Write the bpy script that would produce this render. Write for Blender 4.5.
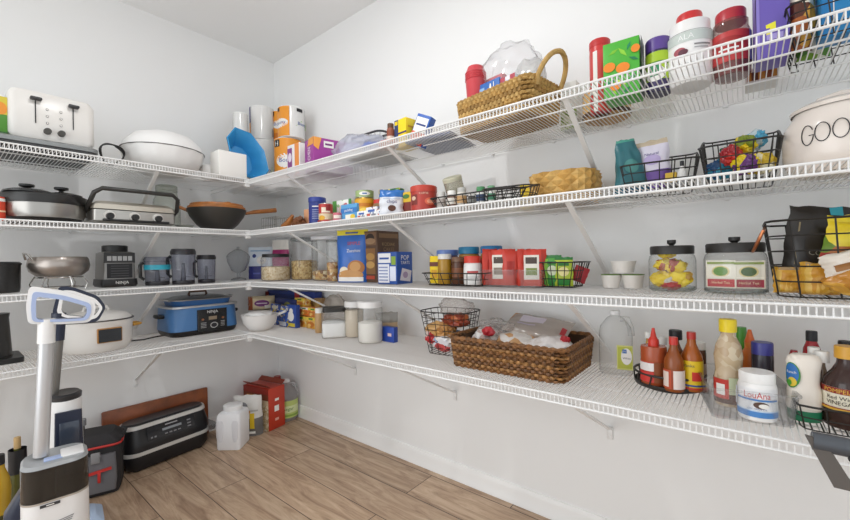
import bpy, bmesh, math, random
from mathutils import Vector, Matrix, noise
PI = math.pi
random.seed(7)
C = bpy.context.scene.collection
SC = bpy.context.scene
for o in list(bpy.data.objects): bpy.data.objects.remove(o)

# ------------------------------------------------------------------ camera, world, lights, exposure
FPX, YAW, ROLL = 396.65, -0.6806, -0.018
CAM = Vector((2.806, -1.656, 1.1133))
FWD = Vector((math.sin(YAW), math.cos(YAW), 0.0009)).normalized()
_rt = Vector((math.cos(YAW), -math.sin(YAW), 0)); _up = _rt.cross(FWD)
RGT = _rt * math.cos(ROLL) + _up * math.sin(ROLL)
UPV = -_rt * math.sin(ROLL) + _up * math.cos(ROLL)
cd = bpy.data.cameras.new('camera'); co = bpy.data.objects.new('camera', cd); C.objects.link(co)
cd.sensor_width = 36; cd.lens = FPX / 850 * 36; cd.clip_start = 0.02
co.matrix_world = Matrix((( RGT.x, UPV.x, -FWD.x, CAM.x), (RGT.y, UPV.y, -FWD.y, CAM.y), (RGT.z, UPV.z, -FWD.z, CAM.z), (0, 0, 0, 1)))
SC.camera = co
w = bpy.data.worlds.new('world'); SC.world = w; w.use_nodes = True
w.node_tree.nodes['Background'].inputs[0].default_value = (0.93, 0.97, 1.0, 1)
w.node_tree.nodes['Background'].inputs[1].default_value = 1.13
def lamp(name, kind, loc, energy, size=0.2, rot=(0, 0, 0), color=(1, 1, 1), sizey=None):
    l = bpy.data.lights.new(name, kind); l.energy = energy; l.color = color
    if kind == 'AREA':
        l.size = size; l.shape = 'DISK'
        if sizey: l.shape = 'RECTANGLE'; l.size_y = sizey
    else: l.shadow_soft_size = size
    o = bpy.data.objects.new(name, l); C.objects.link(o); o.location = loc; o.rotation_euler = rot
    return o
lamp('ceiling_lamp', 'AREA', (1.7, -1.15, 2.62), 11, 0.09, color=(1, 1, 1))
lamp('fill_light', 'AREA', (1.2, -3.2, 1.2), 20, 2.0, (math.radians(84), 0, math.radians(-8)), (0.95, 0.98, 1), 1.8)  # added soft fill from the open front side; no doorway is built there
SC.view_settings.view_transform = 'Standard'; SC.view_settings.look = 'None'
SC.view_settings.exposure = 0.0; SC.view_settings.gamma = 1.0; SC.view_settings.use_curve_mapping = False

# ------------------------------------------------------------------ measuring helpers
ZK = {0: 0.0, 1: 1.610, 2: 1.305, 3: 1.0025, 4: 0.700}
DR, DL, LIP = 0.48, 0.532, 0.0242
def ray(px, py): return FWD + RGT * ((px - 425) / FPX) - UPV * ((py - 260) / FPX)
def on(px, py, ax, val):
    d = ray(px, py); t = (val - CAM[ax]) / d[ax]; return CAM + d * t
def G(px, py, k): return on(px, py, 2, ZK[k] if k in ZK else k)
def proj(P):
    d = Vector(P) - CAM; z = d.dot(FWD)
    return 425 + FPX * d.dot(RGT) / z, 260 - FPX * d.dot(UPV) / z
def col(px, ax, val, z):                       # point on the vertical plane ax=val at height z under pixel column px
    y = 260.
    for _ in range(8):
        P = on(px, y, ax, val); y = proj((P.x, P.y, z))[1]
    P = on(px, y, ax, val); return Vector((P.x, P.y, z))
def hgt(P, py):                                # height above P that reaches pixel row py
    a, b = 0., 1.
    for _ in range(40):
        m = (a + b) / 2
        if proj((P[0], P[1], P[2] + m))[1] > py: a = m
        else: b = m
    return max(0.01, a)
def facing(P, off=0): return math.atan2(CAM.y - P[1], CAM.x - P[0]) + PI / 2 + off
EPS = 0.0035
def RND(k, px0, px1, d, left=False):           # round thing on shelf k whose axis stands d from the wall
    z = ZK[k] + (EPS if k else 0.001)
    ax, val = (0, d) if left else (1, -d)
    P0 = col(px0, ax, val, z); P1 = col(px1, ax, val, z)
    a0 = math.atan2(P0.y - CAM.y, P0.x - CAM.x); a1 = math.atan2(P1.y - CAM.y, P1.x - CAM.x)
    m = (a0 + a1) / 2; dx, dy = math.cos(m), math.sin(m)
    t = ((val - CAM.x) / dx) if left else ((val - CAM.y) / dy)
    P = Vector((CAM.x + dx * t, CAM.y + dy * t, z))
    return P, t * math.sin(abs(a1 - a0) / 2)
def BOX(k, px0, px1, d, left=False):           # front face at distance d from the wall between two pixel columns
    z = ZK[k] + (EPS if k else 0.001)
    ax, val = (0, d) if left else (1, -d)
    P0 = col(px0, ax, val, z); P1 = col(px1, ax, val, z)
    return (P0 + P1) / 2, (P1 - P0).length
R90 = PI / 2

# ------------------------------------------------------------------ materials
def lin(h):
    if not isinstance(h, str): return tuple(h)
    v = [int(h[i:i + 2], 16) / 255 for i in (0, 2, 4)]
    return tuple(((c + .055) / 1.055) ** 2.4 if c > .04045 else c / 12.92 for c in v)
MATS = {}
def m(hexc, rough=.5, metal=0., coat=0., bump=0., bscale=200., var=0., vscale=20., spec=.5):
    key = ('m', hexc, rough, metal, coat, bump, bscale, var, vscale, spec)
    if key in MATS: return MATS[key]
    t = bpy.data.materials.new('paint_' + str(hexc)); t.use_nodes = True; n = t.node_tree.nodes; L = t.node_tree.links
    b = n['Principled BSDF']; c = lin(hexc)
    b.inputs['Base Color'].default_value = (*c, 1); b.inputs['Roughness'].default_value = rough
    b.inputs['Metallic'].default_value = metal; b.inputs['Coat Weight'].default_value = coat
    b.inputs['Specular IOR Level'].default_value = spec
    if var or bump:
        tc = n.new('ShaderNodeTexCoord')
    if var:
        ns = n.new('ShaderNodeTexNoise'); ns.inputs['Scale'].default_value = vscale; ns.inputs['Detail'].default_value = 4
        r = n.new('ShaderNodeValToRGB'); L.new(tc.outputs['Object'], ns.inputs['Vector']); L.new(ns.outputs['Fac'], r.inputs['Fac'])
        r.color_ramp.elements[0].position = .3; r.color_ramp.elements[1].position = .7
        r.color_ramp.elements[0].color = (*[x * (1 - var) for x in c], 1); r.color_ramp.elements[1].color = (*[min(1, x * (1 + var)) for x in c], 1)
        L.new(r.outputs['Color'], b.inputs['Base Color'])
    if bump:
        ns = n.new('ShaderNodeTexNoise'); ns.inputs['Scale'].default_value = bscale; ns.inputs['Detail'].default_value = 3
        bp = n.new('ShaderNodeBump'); bp.inputs['Strength'].default_value = bump; bp.inputs['Distance'].default_value = .003
        L.new(tc.outputs['Object'], ns.inputs['Vector']); L.new(ns.outputs['Fac'], bp.inputs['Height']); L.new(bp.outputs['Normal'], b.inputs['Normal'])
    MATS[key] = t; return t
def spots(cols, scale=60., rough=.4, rnd=1.0, stretch=(1, 1, 1), bump=0.):      # cells of several printed or food colours
    key = ('s', tuple(cols), scale, rough, rnd, stretch, bump)
    if key in MATS: return MATS[key]
    t = bpy.data.materials.new('print_' + cols[0]); t.use_nodes = True; n = t.node_tree.nodes; L = t.node_tree.links
    b = n['Principled BSDF']; b.inputs['Roughness'].default_value = rough
    tc = n.new('ShaderNodeTexCoord'); mp = n.new('ShaderNodeMapping'); mp.inputs['Scale'].default_value = stretch
    v = n.new('ShaderNodeTexVoronoi'); v.inputs['Scale'].default_value = scale; v.inputs['Randomness'].default_value = rnd
    s = n.new('ShaderNodeSeparateColor'); r = n.new('ShaderNodeValToRGB'); r.color_ramp.interpolation = 'CONSTANT'
    e = r.color_ramp.elements
    while len(e) < len(cols): e.new(.5)
    for i, c in enumerate(cols): e[i].position = i / len(cols); e[i].color = (*lin(c), 1)
    L.new(tc.outputs['Object'], mp.inputs['Vector']); L.new(mp.outputs['Vector'], v.inputs['Vector']); L.new(v.outputs['Color'], s.inputs['Color'])
    L.new(s.outputs['Red'], r.inputs['Fac']); L.new(r.outputs['Color'], b.inputs['Base Color'])
    if bump:
        bp = n.new('ShaderNodeBump'); bp.inputs['Strength'].default_value = bump; bp.inputs['Distance'].default_value = .004; bp.invert = True
        L.new(v.outputs['Distance'], bp.inputs['Height']); L.new(bp.outputs['Normal'], b.inputs['Normal'])
    MATS[key] = t; return t
def clear(tint='FFFFFF', body=.08, haze='FFFFFF', rough=.08, gloss=.12, edge=.45):         # thin clear wall: glass, plastic, film
    key = ('c', tint, body, haze, rough, gloss, edge)
    if key in MATS: return MATS[key]
    t = bpy.data.materials.new('clear_' + tint); t.use_nodes = True; n = t.node_tree.nodes; L = t.node_tree.links
    n.remove(n['Principled BSDF']); out = n['Material Output']
    tr = n.new('ShaderNodeBsdfTransparent'); c0 = lin(tint)
    df = n.new('ShaderNodeBsdfDiffuse'); df.inputs[0].default_value = (*lin(haze), 1)
    gl = n.new('ShaderNodeBsdfGlossy'); gl.inputs['Roughness'].default_value = rough
    lw = n.new('ShaderNodeLayerWeight'); pw = n.new('ShaderNodeMath'); pw.operation = 'POWER'; L.new(lw.outputs['Facing'], pw.inputs[0]); pw.inputs[1].default_value = 3.5
    tm = n.new('ShaderNodeMix'); tm.data_type = 'RGBA'; L.new(pw.outputs[0], tm.inputs[0]); tm.inputs[6].default_value = (*c0, 1); tm.inputs[7].default_value = (*[x * edge for x in c0], 1); L.new(tm.outputs[2], tr.inputs[0])
    fr = n.new('ShaderNodeMath'); fr.operation = 'MULTIPLY_ADD'; L.new(pw.outputs[0], fr.inputs[0]); fr.inputs[1].default_value = gloss * 3; fr.inputs[2].default_value = .04
    tl = n.new('ShaderNodeBsdfTranslucent'); tl.inputs[0].default_value = (*lin(haze), 1); dm = n.new('ShaderNodeMixShader'); dm.inputs[0].default_value = .5
    L.new(df.outputs[0], dm.inputs[1]); L.new(tl.outputs[0], dm.inputs[2])
    a = n.new('ShaderNodeMixShader'); a.inputs[0].default_value = body; L.new(tr.outputs[0], a.inputs[1]); L.new(dm.outputs[0], a.inputs[2])
    q = n.new('ShaderNodeMixShader'); L.new(fr.outputs[0], q.inputs[0]); L.new(a.outputs[0], q.inputs[1]); L.new(gl.outputs[0], q.inputs[2])
    L.new(q.outputs[0], out.inputs['Surface']); MATS[key] = t; return t
WHITE = m('F4F2EE', .45); BLACK = m('1A1A1A', .4); PAPER = m('F1EFEA', .7); WIREW = m('ECECEB', .35)
BWIRE = m('2A2724', .45, .3); CHROME = m('C8C6C2', .2, 1.); STEEL = m('B5B1AB', .3, 1., var=.08, vscale=6); NAVY = m('1F2638', .4)
RED = m('C8322B', .4); GLASS = clear('FDFEFE', .05, 'FFFFFF', .04, .08); FILM = clear('FEFEFE', .2, 'FFFFFF', .2, .15)
PLAST = clear('FCFDFD', .09, 'FFFFFF', .06, .09); DGREY = m('3A3A3C', .45); INK = m('1C1C20', .5)
HAZY = clear('F2F4F4', .42, 'F0F2F2', .25, .15)

# ------------------------------------------------------------------ mesh builder
TXT = {}
def text_geo(s):
    if s in TXT: return TXT[s]
    cu = bpy.data.curves.new('lettering', 'FONT'); cu.body = s; cu.resolution_u = 2; cu.align_x = 'LEFT'
    o = bpy.data.objects.new('lettering', cu); C.objects.link(o)
    dg = bpy.context.evaluated_depsgraph_get(); e = o.evaluated_get(dg); me = e.to_mesh()
    V = [(v.co.x, v.co.y) for v in me.vertices]; F = [tuple(p.vertices) for p in me.polygons]
    e.to_mesh_clear(); bpy.data.objects.remove(o); bpy.data.curves.remove(cu)
    x0 = min(v[0] for v in V); x1 = max(v[0] for v in V); y0 = min(v[1] for v in V); y1 = max(v[1] for v in V)
    V = [((x - x0) / (x1 - x0), (y - y0) / (x1 - x0)) for x, y in V]
    TXT[s] = (V, F, (y1 - y0) / (x1 - x0)); return TXT[s]
class MB:
    def __init__(s): s.bm = bmesh.new(); s.mats = []; s.i = 0; s.lay = 0
    def use(s, mat):
        if mat not in s.mats: s.mats.append(mat)
        s.i = s.mats.index(mat); return s
    def f(s, vs):
        try: fc = s.bm.faces.new(vs)
        except ValueError: return None
        fc.material_index = s.i; fc.smooth = True; return fc
    def v(s, p): return s.bm.verts.new(p)
    def box(s, c, size, rot=None, bev=0):
        x, y, z = (q / 2 for q in size); c = Vector(c)
        if bev:
            b = min(bev, x * .95, y * .95, z * .95)
            return s.loft([(x - b, y - b, -z, b * .3), (x - b * .3, y - b * .3, -z + b * .3, b), (x, y, -z + b, b), (x, y, z - b, b), (x - b * .3, y - b * .3, z - b * .3, b), (x - b, y - b, z, b * .3)], c, rot, 3)
        vs = []
        for k in ((-1, -1, -1), (1, -1, -1), (1, 1, -1), (-1, 1, -1), (-1, -1, 1), (1, -1, 1), (1, 1, 1), (-1, 1, 1)):
            p = Vector((k[0] * x, k[1] * y, k[2] * z))
            if rot is not None: p = rot @ p
            vs.append(s.v(p + c))
        for q in ((0, 3, 2, 1), (4, 5, 6, 7), (0, 1, 5, 4), (1, 2, 6, 5), (2, 3, 7, 6), (3, 0, 4, 7)): s.f([vs[i] for i in q])
        return s
    def loft(s, secs, c=(0, 0, 0), rot=None, cn=4, cap=(True, True), power=None):   # rounded rectangles (halfw, halfd, z, radius[, ox, oy])
        c = Vector(c); rings = []
        for sec in secs:
            hx, hy, z, r = sec[:4]; ox, oy = (sec[4], sec[5]) if len(sec) > 4 else (0, 0)
            r = max(1e-5, min(r, hx * .999, hy * .999)); ring = []
            for qx, qy, a0 in ((1, -1, -90), (1, 1, 0), (-1, 1, 90), (-1, -1, 180)):
                for j in range(cn + 1):
                    a = math.radians(a0 + 90 * j / cn)
                    p = Vector((qx * (hx - r) + r * math.cos(a) + ox, qy * (hy - r) + r * math.sin(a) + oy, z))
                    if rot is not None: p = rot @ p
                    ring.append(s.v(p + c))
            rings.append(ring)
        n = len(rings[0])
        for a, b in zip(rings, rings[1:]):
            for j in range(n): s.f([a[j], a[(j + 1) % n], b[(j + 1) % n], b[j]])
        if cap[0]: s.f(rings[0][::-1])
        if cap[1]: s.f(rings[-1])
        return s
    def lathe(s, prof, c=(0, 0, 0), seg=28, sx=1, sy=1, rot=None, ripple=0, nr=0):
        c = Vector(c); rings = []
        for r, z in prof:
            if r < 1e-6:
                p = Vector((0, 0, z)); p = rot @ p if rot is not None else p; rings.append([s.v(p + c)]); continue
            ring = []
            for j in range(seg):
                a = 2 * PI * j / seg; q = r * (1 + ripple * math.cos(nr * a)) if ripple else r
                p = Vector((q * math.cos(a) * sx, q * math.sin(a) * sy, z)); p = rot @ p if rot is not None else p
                ring.append(s.v(p + c))
            rings.append(ring)
        for a, b in zip(rings, rings[1:]):
            if len(a) == 1 and len(b) == 1: continue
            for j in range(seg):
                k = (j + 1) % seg
                if len(a) == 1: s.f([a[0], b[k], b[j]])
                elif len(b) == 1: s.f([a[j], a[k], b[0]])
                else: s.f([a[j], a[k], b[k], b[j]])
        return s
    def tube(s, pts, r, seg=6, closed=False, rads=None, flat=1.0, cap=True):
        pts = [Vector(p) for p in pts]; n = len(pts); rings = []; prev = None
        for i in range(n):
            if closed: d = pts[(i + 1) % n] - pts[i - 1]
            else: d = pts[min(i + 1, n - 1)] - pts[max(i - 1, 0)]
            d = d.normalized() if d.length > 1e-9 else Vector((0, 0, 1))
            if prev is None:
                u = d.cross(Vector((0, 0, 1)));
                if u.length < .05: u = d.cross(Vector((0, 1, 0)))
            else: u = prev - d * prev.dot(d)
            u.normalize(); prev = u; w_ = d.cross(u); rr = rads[i] if rads else r
            rings.append([s.v(pts[i] + u * (rr * math.cos(2 * PI * j / seg)) + w_ * (rr * flat * math.sin(2 * PI * j / seg))) for j in range(seg)])
        for i in range(n if closed else n - 1):
            a, b = rings[i], rings[(i + 1) % n]
            for j in range(seg): s.f([a[j], a[(j + 1) % seg], b[(j + 1) % seg], b[j]])
        if not closed and cap: s.f(rings[0][::-1]); s.f(rings[-1])
        return s
    def plate(s, poly, t, fn):                  # polygon (2d) given thickness, fn(u,v,w) places it
        a = [s.v(fn(u, v, 0)) for u, v in poly]; b = [s.v(fn(u, v, t)) for u, v in poly]; n = len(poly)
        s.f(a[::-1]); s.f(b)
        for j in range(n): s.f([a[j], a[(j + 1) % n], b[(j + 1) % n], b[j]])
        return s
    def frame(s, outer, inner, t, fn):          # ring plate
        n = len(outer); A = [s.v(fn(u, v, 0)) for u, v in outer]; B = [s.v(fn(u, v, t)) for u, v in outer]
        Ci = [s.v(fn(u, v, 0)) for u, v in inner]; D = [s.v(fn(u, v, t)) for u, v in inner]
        for j in range(n):
            k = (j + 1) % n
            s.f([A[j], B[j], B[k], A[k]]); s.f([Ci[j], Ci[k], D[k], D[j]]); s.f([B[j], D[j], D[k], B[k]]); s.f([A[j], A[k], Ci[k], Ci[j]])
        return s
    # printed shapes on a surface map (map(u,v,off) -> point; map.W, map.H metres)
    def dec(s, mp, items):
        for it in items:
            s.lay += 1; off = .0005 + .00025 * s.lay; s.use(it[-1] if it[0] != 't' else it[5])
            if it[0] == 'r':
                _, u0, v0, u1, v1, _m = it; n = max(1, int(abs(u1 - u0) * mp.N)); k = max(1, int(abs(v1 - v0) * mp.NV))
                g = [[s.v(mp(u0 + (u1 - u0) * i / n, v0 + (v1 - v0) * j / k, off)) for i in range(n + 1)] for j in range(k + 1)]
                for j in range(k):
                    for i in range(n): s.f([g[j][i], g[j][i + 1], g[j + 1][i + 1], g[j + 1][i]])
            elif it[0] == 'e':
                _, u, v, ru, rv, _m = it; cv = s.v(mp(u, v, off)); last = None
                for q in (.25, .5, .75, 1.):
                    ring = [s.v(mp(u + ru * q * math.cos(2 * PI * j / 20), v + rv * q * math.sin(2 * PI * j / 20), off)) for j in range(20)]
                    for j in range(20):
                        k = (j + 1) % 20
                        if last is None: s.f([cv, ring[j], ring[k]])
                        else: s.f([last[j], ring[j], ring[k], last[k]])
                    last = ring
            elif it[0] == 'p':
                s.f([s.v(mp(u, v, off)) for u, v in it[1]])
            elif it[0] == 't':                  # ('t', u_center, v_center, width_frac, text, mat[, rot90[, maxheight_frac]])
                _, u, v, wf, tx, _m = it[:6]; rot = it[6] if len(it) > 6 else 0
                V, F, asp = text_geo(tx); W, H = mp.W, mp.H; L_ = wf * (H if rot else W)
                hh = asp * L_; sy = 1.
                if len(it) > 7: sy = it[7] * (W if rot else H) / hh; hh *= sy
                vs = []
                for x, y in V:
                    a = (x - .5) * L_; b = y * L_ * sy - hh / 2
                    du, dv = (a, b) if not rot else (-b, a) if rot > 0 else (b, -a)
                    vs.append(s.v(mp(u + du / W, v + dv / H, off)))
                for q in F: s.f([vs[i] for i in q])
        return s
    def build(s, name, parent=None, mat=None):
        me = bpy.data.meshes.new(name); bmesh.ops.recalc_face_normals(s.bm, faces=[f for f in s.bm.faces]) if s.lay == 0 else None
        s.bm.to_mesh(me); s.bm.free()
        for t in (s.mats or [mat or WHITE]): me.materials.append(t)
        me.set_sharp_from_angle(angle=math.radians(38))
        o = bpy.data.objects.new(name, me); C.objects.link(o); o.parent = parent; return o
def mk(mat): return MB().use(mat)
def flatmap(o, u, v, W, H, n=None):
    o, u, v = Vector(o), Vector(u), Vector(v); nn = Vector(n) if n else u.cross(v).normalized()
    f = lambda a, b, off: o + u * a * W + v * b * H + nn * off
    f.W, f.H, f.N, f.NV = W, H, 1, 1; return f
def cylmap(r, z0, H, sx=1, sy=1):
    def f(a, b, off):
        q = (a - .5) * PI; return Vector(((r + off) * math.sin(q) * sx, -(r + off) * math.cos(q) * sy, z0 + b * H))
    f.W, f.H, f.N, f.NV = PI * r, H, 24, 1; return f
def tag(o, label, cat, group=None, kind=None):
    o['label'] = label; o['category'] = cat
    if group: o['group'] = group
    if kind: o['kind'] = kind
    return o
def thing(name, label, cat, loc, rz=0, group=None, tilt=None):
    o = bpy.data.objects.new(name, None); C.objects.link(o); o.location = loc; o.rotation_euler = (tilt[0], tilt[1], rz) if tilt else (0, 0, rz)
    o.empty_display_size = .03
    return tag(o, label, cat, group)
def put(o, loc, rz=0, tilt=None):
    o.location = loc; o.rotation_euler = (tilt[0], tilt[1], rz) if tilt else (0, 0, rz); return o
def copy_tree(o, parent=None):
    c = o.copy(); C.objects.link(c)
    if parent: c.parent = parent
    for ch in list(o.children): copy_tree(ch, c)
    return c

# ------------------------------------------------------------------ generators of packaged things (front faces local -Y)
PROF = {
 'can': [(0, 0), (.95, 0), (1, .02), (1, .97), (.96, 1), (.9, .985), (0, .985)],
 'jar': [(0, 0), (.93, 0), (1, .03), (1, .86), (.93, .95), (.82, .97), (.82, 1), (0, 1)],
 'wide': [(0, 0), (.93, 0), (1, .03), (1, .94), (.95, 1), (0, 1)],
 'tub': [(0, 0), (.9, 0), (.97, .03), (1, .2), (1, .78), (.93, .86), (.9, .9), (.9, 1), (0, 1)],
 'bottle': [(0, 0), (.93, 0), (1, .03), (1, .58), (.92, .68), (.6, .8), (.42, .9), (.38, 1), (0, 1)],
 'squeeze': [(0, 0), (.93, 0), (1, .03), (.97, .45), (1, .72), (.9, .86), (.62, .95), (.5, 1), (0, 1)],
 'gourd': [(0, 0), (.94, 0), (1, .04), (1, .34), (.88, .46), (.92, .54), (.98, .66), (.85, .8), (.5, .93), (.46, 1), (0, 1)],
 'hip': [(0, 0), (.9, 0), (1, .05), (.96, .35), (.86, .5), (.9, .7), (1, .88), (.85, .96), (.6, 1), (0, 1)],
 'keg': [(0, 0), (.8, 0), (.88, .02), (1, .3), (1.02, .55), (.98, .75), (.85, .9), (.8, 1), (0, 1)],
 'squarejar': [(0, 0), (.94, 0), (1, .04), (1, .68), (.95, .76), (.8, .88), (.78, .93), (.78, 1)],
 'cup': [(0, 0), (.72, 0), (.76, .03), (1, 1), (.95, 1), (.72, .06), (0, .06)],
}
def can(name, label, cat, pr, h, mat, prof='can', lid=None, band=None, dec=(), group=None, rz=None, sq=(1, 1), tilt=None, seg=28):
    """round container; pr=(P, r); lid=(mat, h, rfrac[, part name]); band=(v0, v1, mat) wrap label that carries the printed shapes"""
    P, r = pr; rt = thing(name, label, cat, P, facing(P) if rz is None else rz, group, tilt)
    hb = h - (lid[1] if lid else 0)
    b = mk(mat).lathe([(a * r, z * hb) for a, z in PROF[prof]], seg=seg, sx=sq[0], sy=sq[1])
    if dec and not band: b.dec(cylmap(r, 0, hb, *sq), dec)
    b.build('body', rt)
    if band:
        q = mk(band[2]); rr = r * 1.006 + .0004
        q.lathe([(rr, band[0] * hb), (rr, band[1] * hb)], seg=seg, sx=sq[0], sy=sq[1])
        if dec: q.dec(cylmap(rr, band[0] * hb, (band[1] - band[0]) * hb, *sq), dec)
        q.build('paper_label', rt)
    if lid:
        lr = r * lid[2]; lh = lid[1]
        mk(lid[0]).lathe([(0, hb - .004), (lr, hb - .004), (lr, hb + lh * .86), (lr * .94, hb + lh), (0, hb + lh)], seg=seg, sx=sq[0], sy=sq[1]).build(lid[3] if len(lid) > 3 else 'lid', rt)
    return rt
def carton(name, label, cat, P, w, d, h, mat, F=(), R=(), L=(), T=(), group=None, rz=0, tilt=None, bev=.002, center=False):
    """box whose front face is centred on P (body goes back by d) unless center"""
    b = mk(mat); y0 = -d / 2 if center else 0; yc = y0 + d / 2
    b.box((0, yc, h / 2), (w, d, h), bev=bev)
    if F: b.dec(flatmap((-w / 2, y0, 0), (1, 0, 0), (0, 0, 1), w, h), F)
    if R: b.dec(flatmap((w / 2, y0, 0), (0, 1, 0), (0, 0, 1), d, h), R)
    if L: b.dec(flatmap((-w / 2, y0 + d, 0), (0, -1, 0), (0, 0, 1), d, h), L)
    if T: b.dec(flatmap((-w / 2, y0, h), (1, 0, 0), (0, 1, 0), w, d), T)
    return tag(put(b.build(name), P, rz, tilt), label, cat, group)
def pouch(name, label, cat, P, w, h, d, mat, dec=(), bands=(), group=None, rz=None, tilt=None, crump=.006, seed=0, taper=1., gusset=True, NU=16, NV=20, back=None):
    """soft bag standing on its gusset; bands=[(v0,v1,mat)]"""
    rz = facing(P) if rz is None else rz; b = mk(mat)
    def th(u, v):
        e = max(0., 1 - abs(2 * u - 1) ** 4) ** .7
        pv = (max(0, 1 - v ** 3) ** .8) if gusset else max(0., 1 - abs(2 * v - 1) ** 4) ** .6
        return d / 2 * e * pv
    def pos(u, v, sgn, off=0):
        ww = w * (1 - (1 - taper) * v); x = (u - .5) * ww; z = v * h
        nz = noise.noise(Vector((u * 4 + seed * 7.3, v * 5, sgn * 3 + seed))) * crump
        nx = noise.noise(Vector((v * 6, seed * 3.1, 2 + round(u)))) * crump * .8 * (abs(2 * u - 1) ** 3)
        return Vector((x + nx, sgn * (th(u, v) + off) + nz * (1 if v > .03 or not gusset else .2), z + (noise.noise(Vector((u * 5, seed, 9))) * crump if v > .95 else 0)))
    def mi(v):
        for v0, v1, mt in bands:
            if v0 <= v < v1: return mt
        return mat
    g = {}
    for sgn in (-1, 1):
        for j in range(NV + 1):
            for i in range(NU + 1):
                if sgn == 1 and i in (0, NU): g[sgn, i, j] = g[-1, i, j]; continue
                g[sgn, i, j] = b.v(pos(i / NU, j / NV, sgn))
    for sgn in (-1, 1):
        for j in range(NV):
            b.use(back if (back and sgn == 1) else mi((j + .5) / NV))
            for i in range(NU):
                q = [g[sgn, i, j], g[sgn, i + 1, j], g[sgn, i + 1, j + 1], g[sgn, i, j + 1]]
                b.f(q if sgn == -1 else q[::-1])
    b.use(mat)
    for j in (0, NV):
        for i in range(NU):
            q = [g[-1, i, j], g[1, i, j], g[1, i + 1, j], g[-1, i + 1, j]]
            q = [x for k, x in enumerate(q) if x not in q[:k]]
            if len(q) > 2: b.f(q if j == 0 else q[::-1])
    if dec:
        mp = lambda u, v, off: pos(u, v, -1, off + .0006)
        mp.W, mp.H, mp.N, mp.NV = w, h, 14, 14; b.dec(mp, dec)
    return tag(put(b.build(name), P, rz, tilt), label, cat, group)
def blob_bm(b, size, seed=0, amp=.18, freq=2.2, flat=True, sub=4, c=(0, 0, 0)):
    t = bmesh.new(); bmesh.ops.create_icosphere(t, subdivisions=sub, radius=1)
    mp = {}
    for v in t.verts:
        n = v.co.normalized(); q = noise.noise(n * freq + Vector((seed * 5.1, seed, 3))) + .6 * noise.noise(n * freq * 2.7 + Vector((seed, 1, 2))) + .35 * abs(noise.noise(n * freq * 5 + Vector((seed, 7, 2))))
        p = n * (1 + amp * q); p = Vector((p.x * size[0] / 2, p.y * size[1] / 2, (p.z + 1) * size[2] / 2))
        if flat: p.z = max(0, p.z)
        mp[v.index] = b.v(p + Vector(c))
    for f in t.faces: b.f([mp[v.index] for v in f.verts])
    t.free(); return b
def blob(name, label, cat, P, size, mat, seed=0, amp=.18, freq=2.2, group=None, rz=0, sub=4, kind=None):
    return tag(put(blob_bm(mk(mat), size, seed, amp, freq, True, sub).build(name), P, rz), label, cat, group, kind)
def rrect(w, d, r, n=4):
    pts = []
    for qx, qy, a0 in ((1, -1, -90), (1, 1, 0), (-1, 1, 90), (-1, -1, 180)):
        for j in range(n + 1):
            a = math.radians(a0 + 90 * j / n); pts.append((qx * (w / 2 - r) + r * math.cos(a), qy * (d / 2 - r) + r * math.sin(a)))
    return pts
def resample(pts, n):
    P = [Vector(p) for p in pts]; P.append(P[0]); L_ = [0]
    for a, b in zip(P, P[1:]): L_.append(L_[-1] + (b - a).length)
    out = []; k = 0
    for i in range(n):
        s_ = L_[-1] * i / n
        while L_[k + 1] < s_: k += 1
        t = (s_ - L_[k]) / max(1e-9, L_[k + 1] - L_[k]); out.append(P[k].lerp(P[k + 1], t))
    return out
def wire_basket(label, P, w, d, h, hf=None, flare=.85, rz=0, n=26, rings=3, rad=.0016, rim=.0026, group=None, mat=None, cr=.02, name='wire_basket', floor_n=8):
    """open wire basket; hf is a lower front"""
    mat = mat or BWIRE; rt = thing(name, label, 'basket', P, rz, group); hf = hf or h
    top = resample(rrect(w, d, cr), n * 2); bot = resample(rrect(w * flare, d * flare, cr * flare), n * 2)
    def pt(i, t):
        x0, y0 = bot[i]; x1, y1 = top[i]; k = (y1 + d / 2) / d; k = k * k * (3 - 2 * k); H = hf + (h - hf) * k
        return Vector((x0 + (x1 - x0) * t, y0 + (y1 - y0) * t, .003 + H * t))
    mk(mat).tube([pt(i, 1) for i in range(n * 2)], rim, 6, True).build('rim', rt)
    b = mk(mat)
    for i in range(0, n * 2, 2): b.tube([pt(i, 0), pt(i, 1)], rad, 5, cap=False)
    for k in range(rings): b.tube([pt(i, k / rings) for i in range(n * 2)], rad, 5, True)
    for k in range(1, floor_n):
        x = (k / floor_n - .5) * w * flare; b.tube([(x, -d * flare / 2, .003), (x, d * flare / 2, .003)], rad, 4)
    b.build('wire_mesh', rt); return rt
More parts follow.
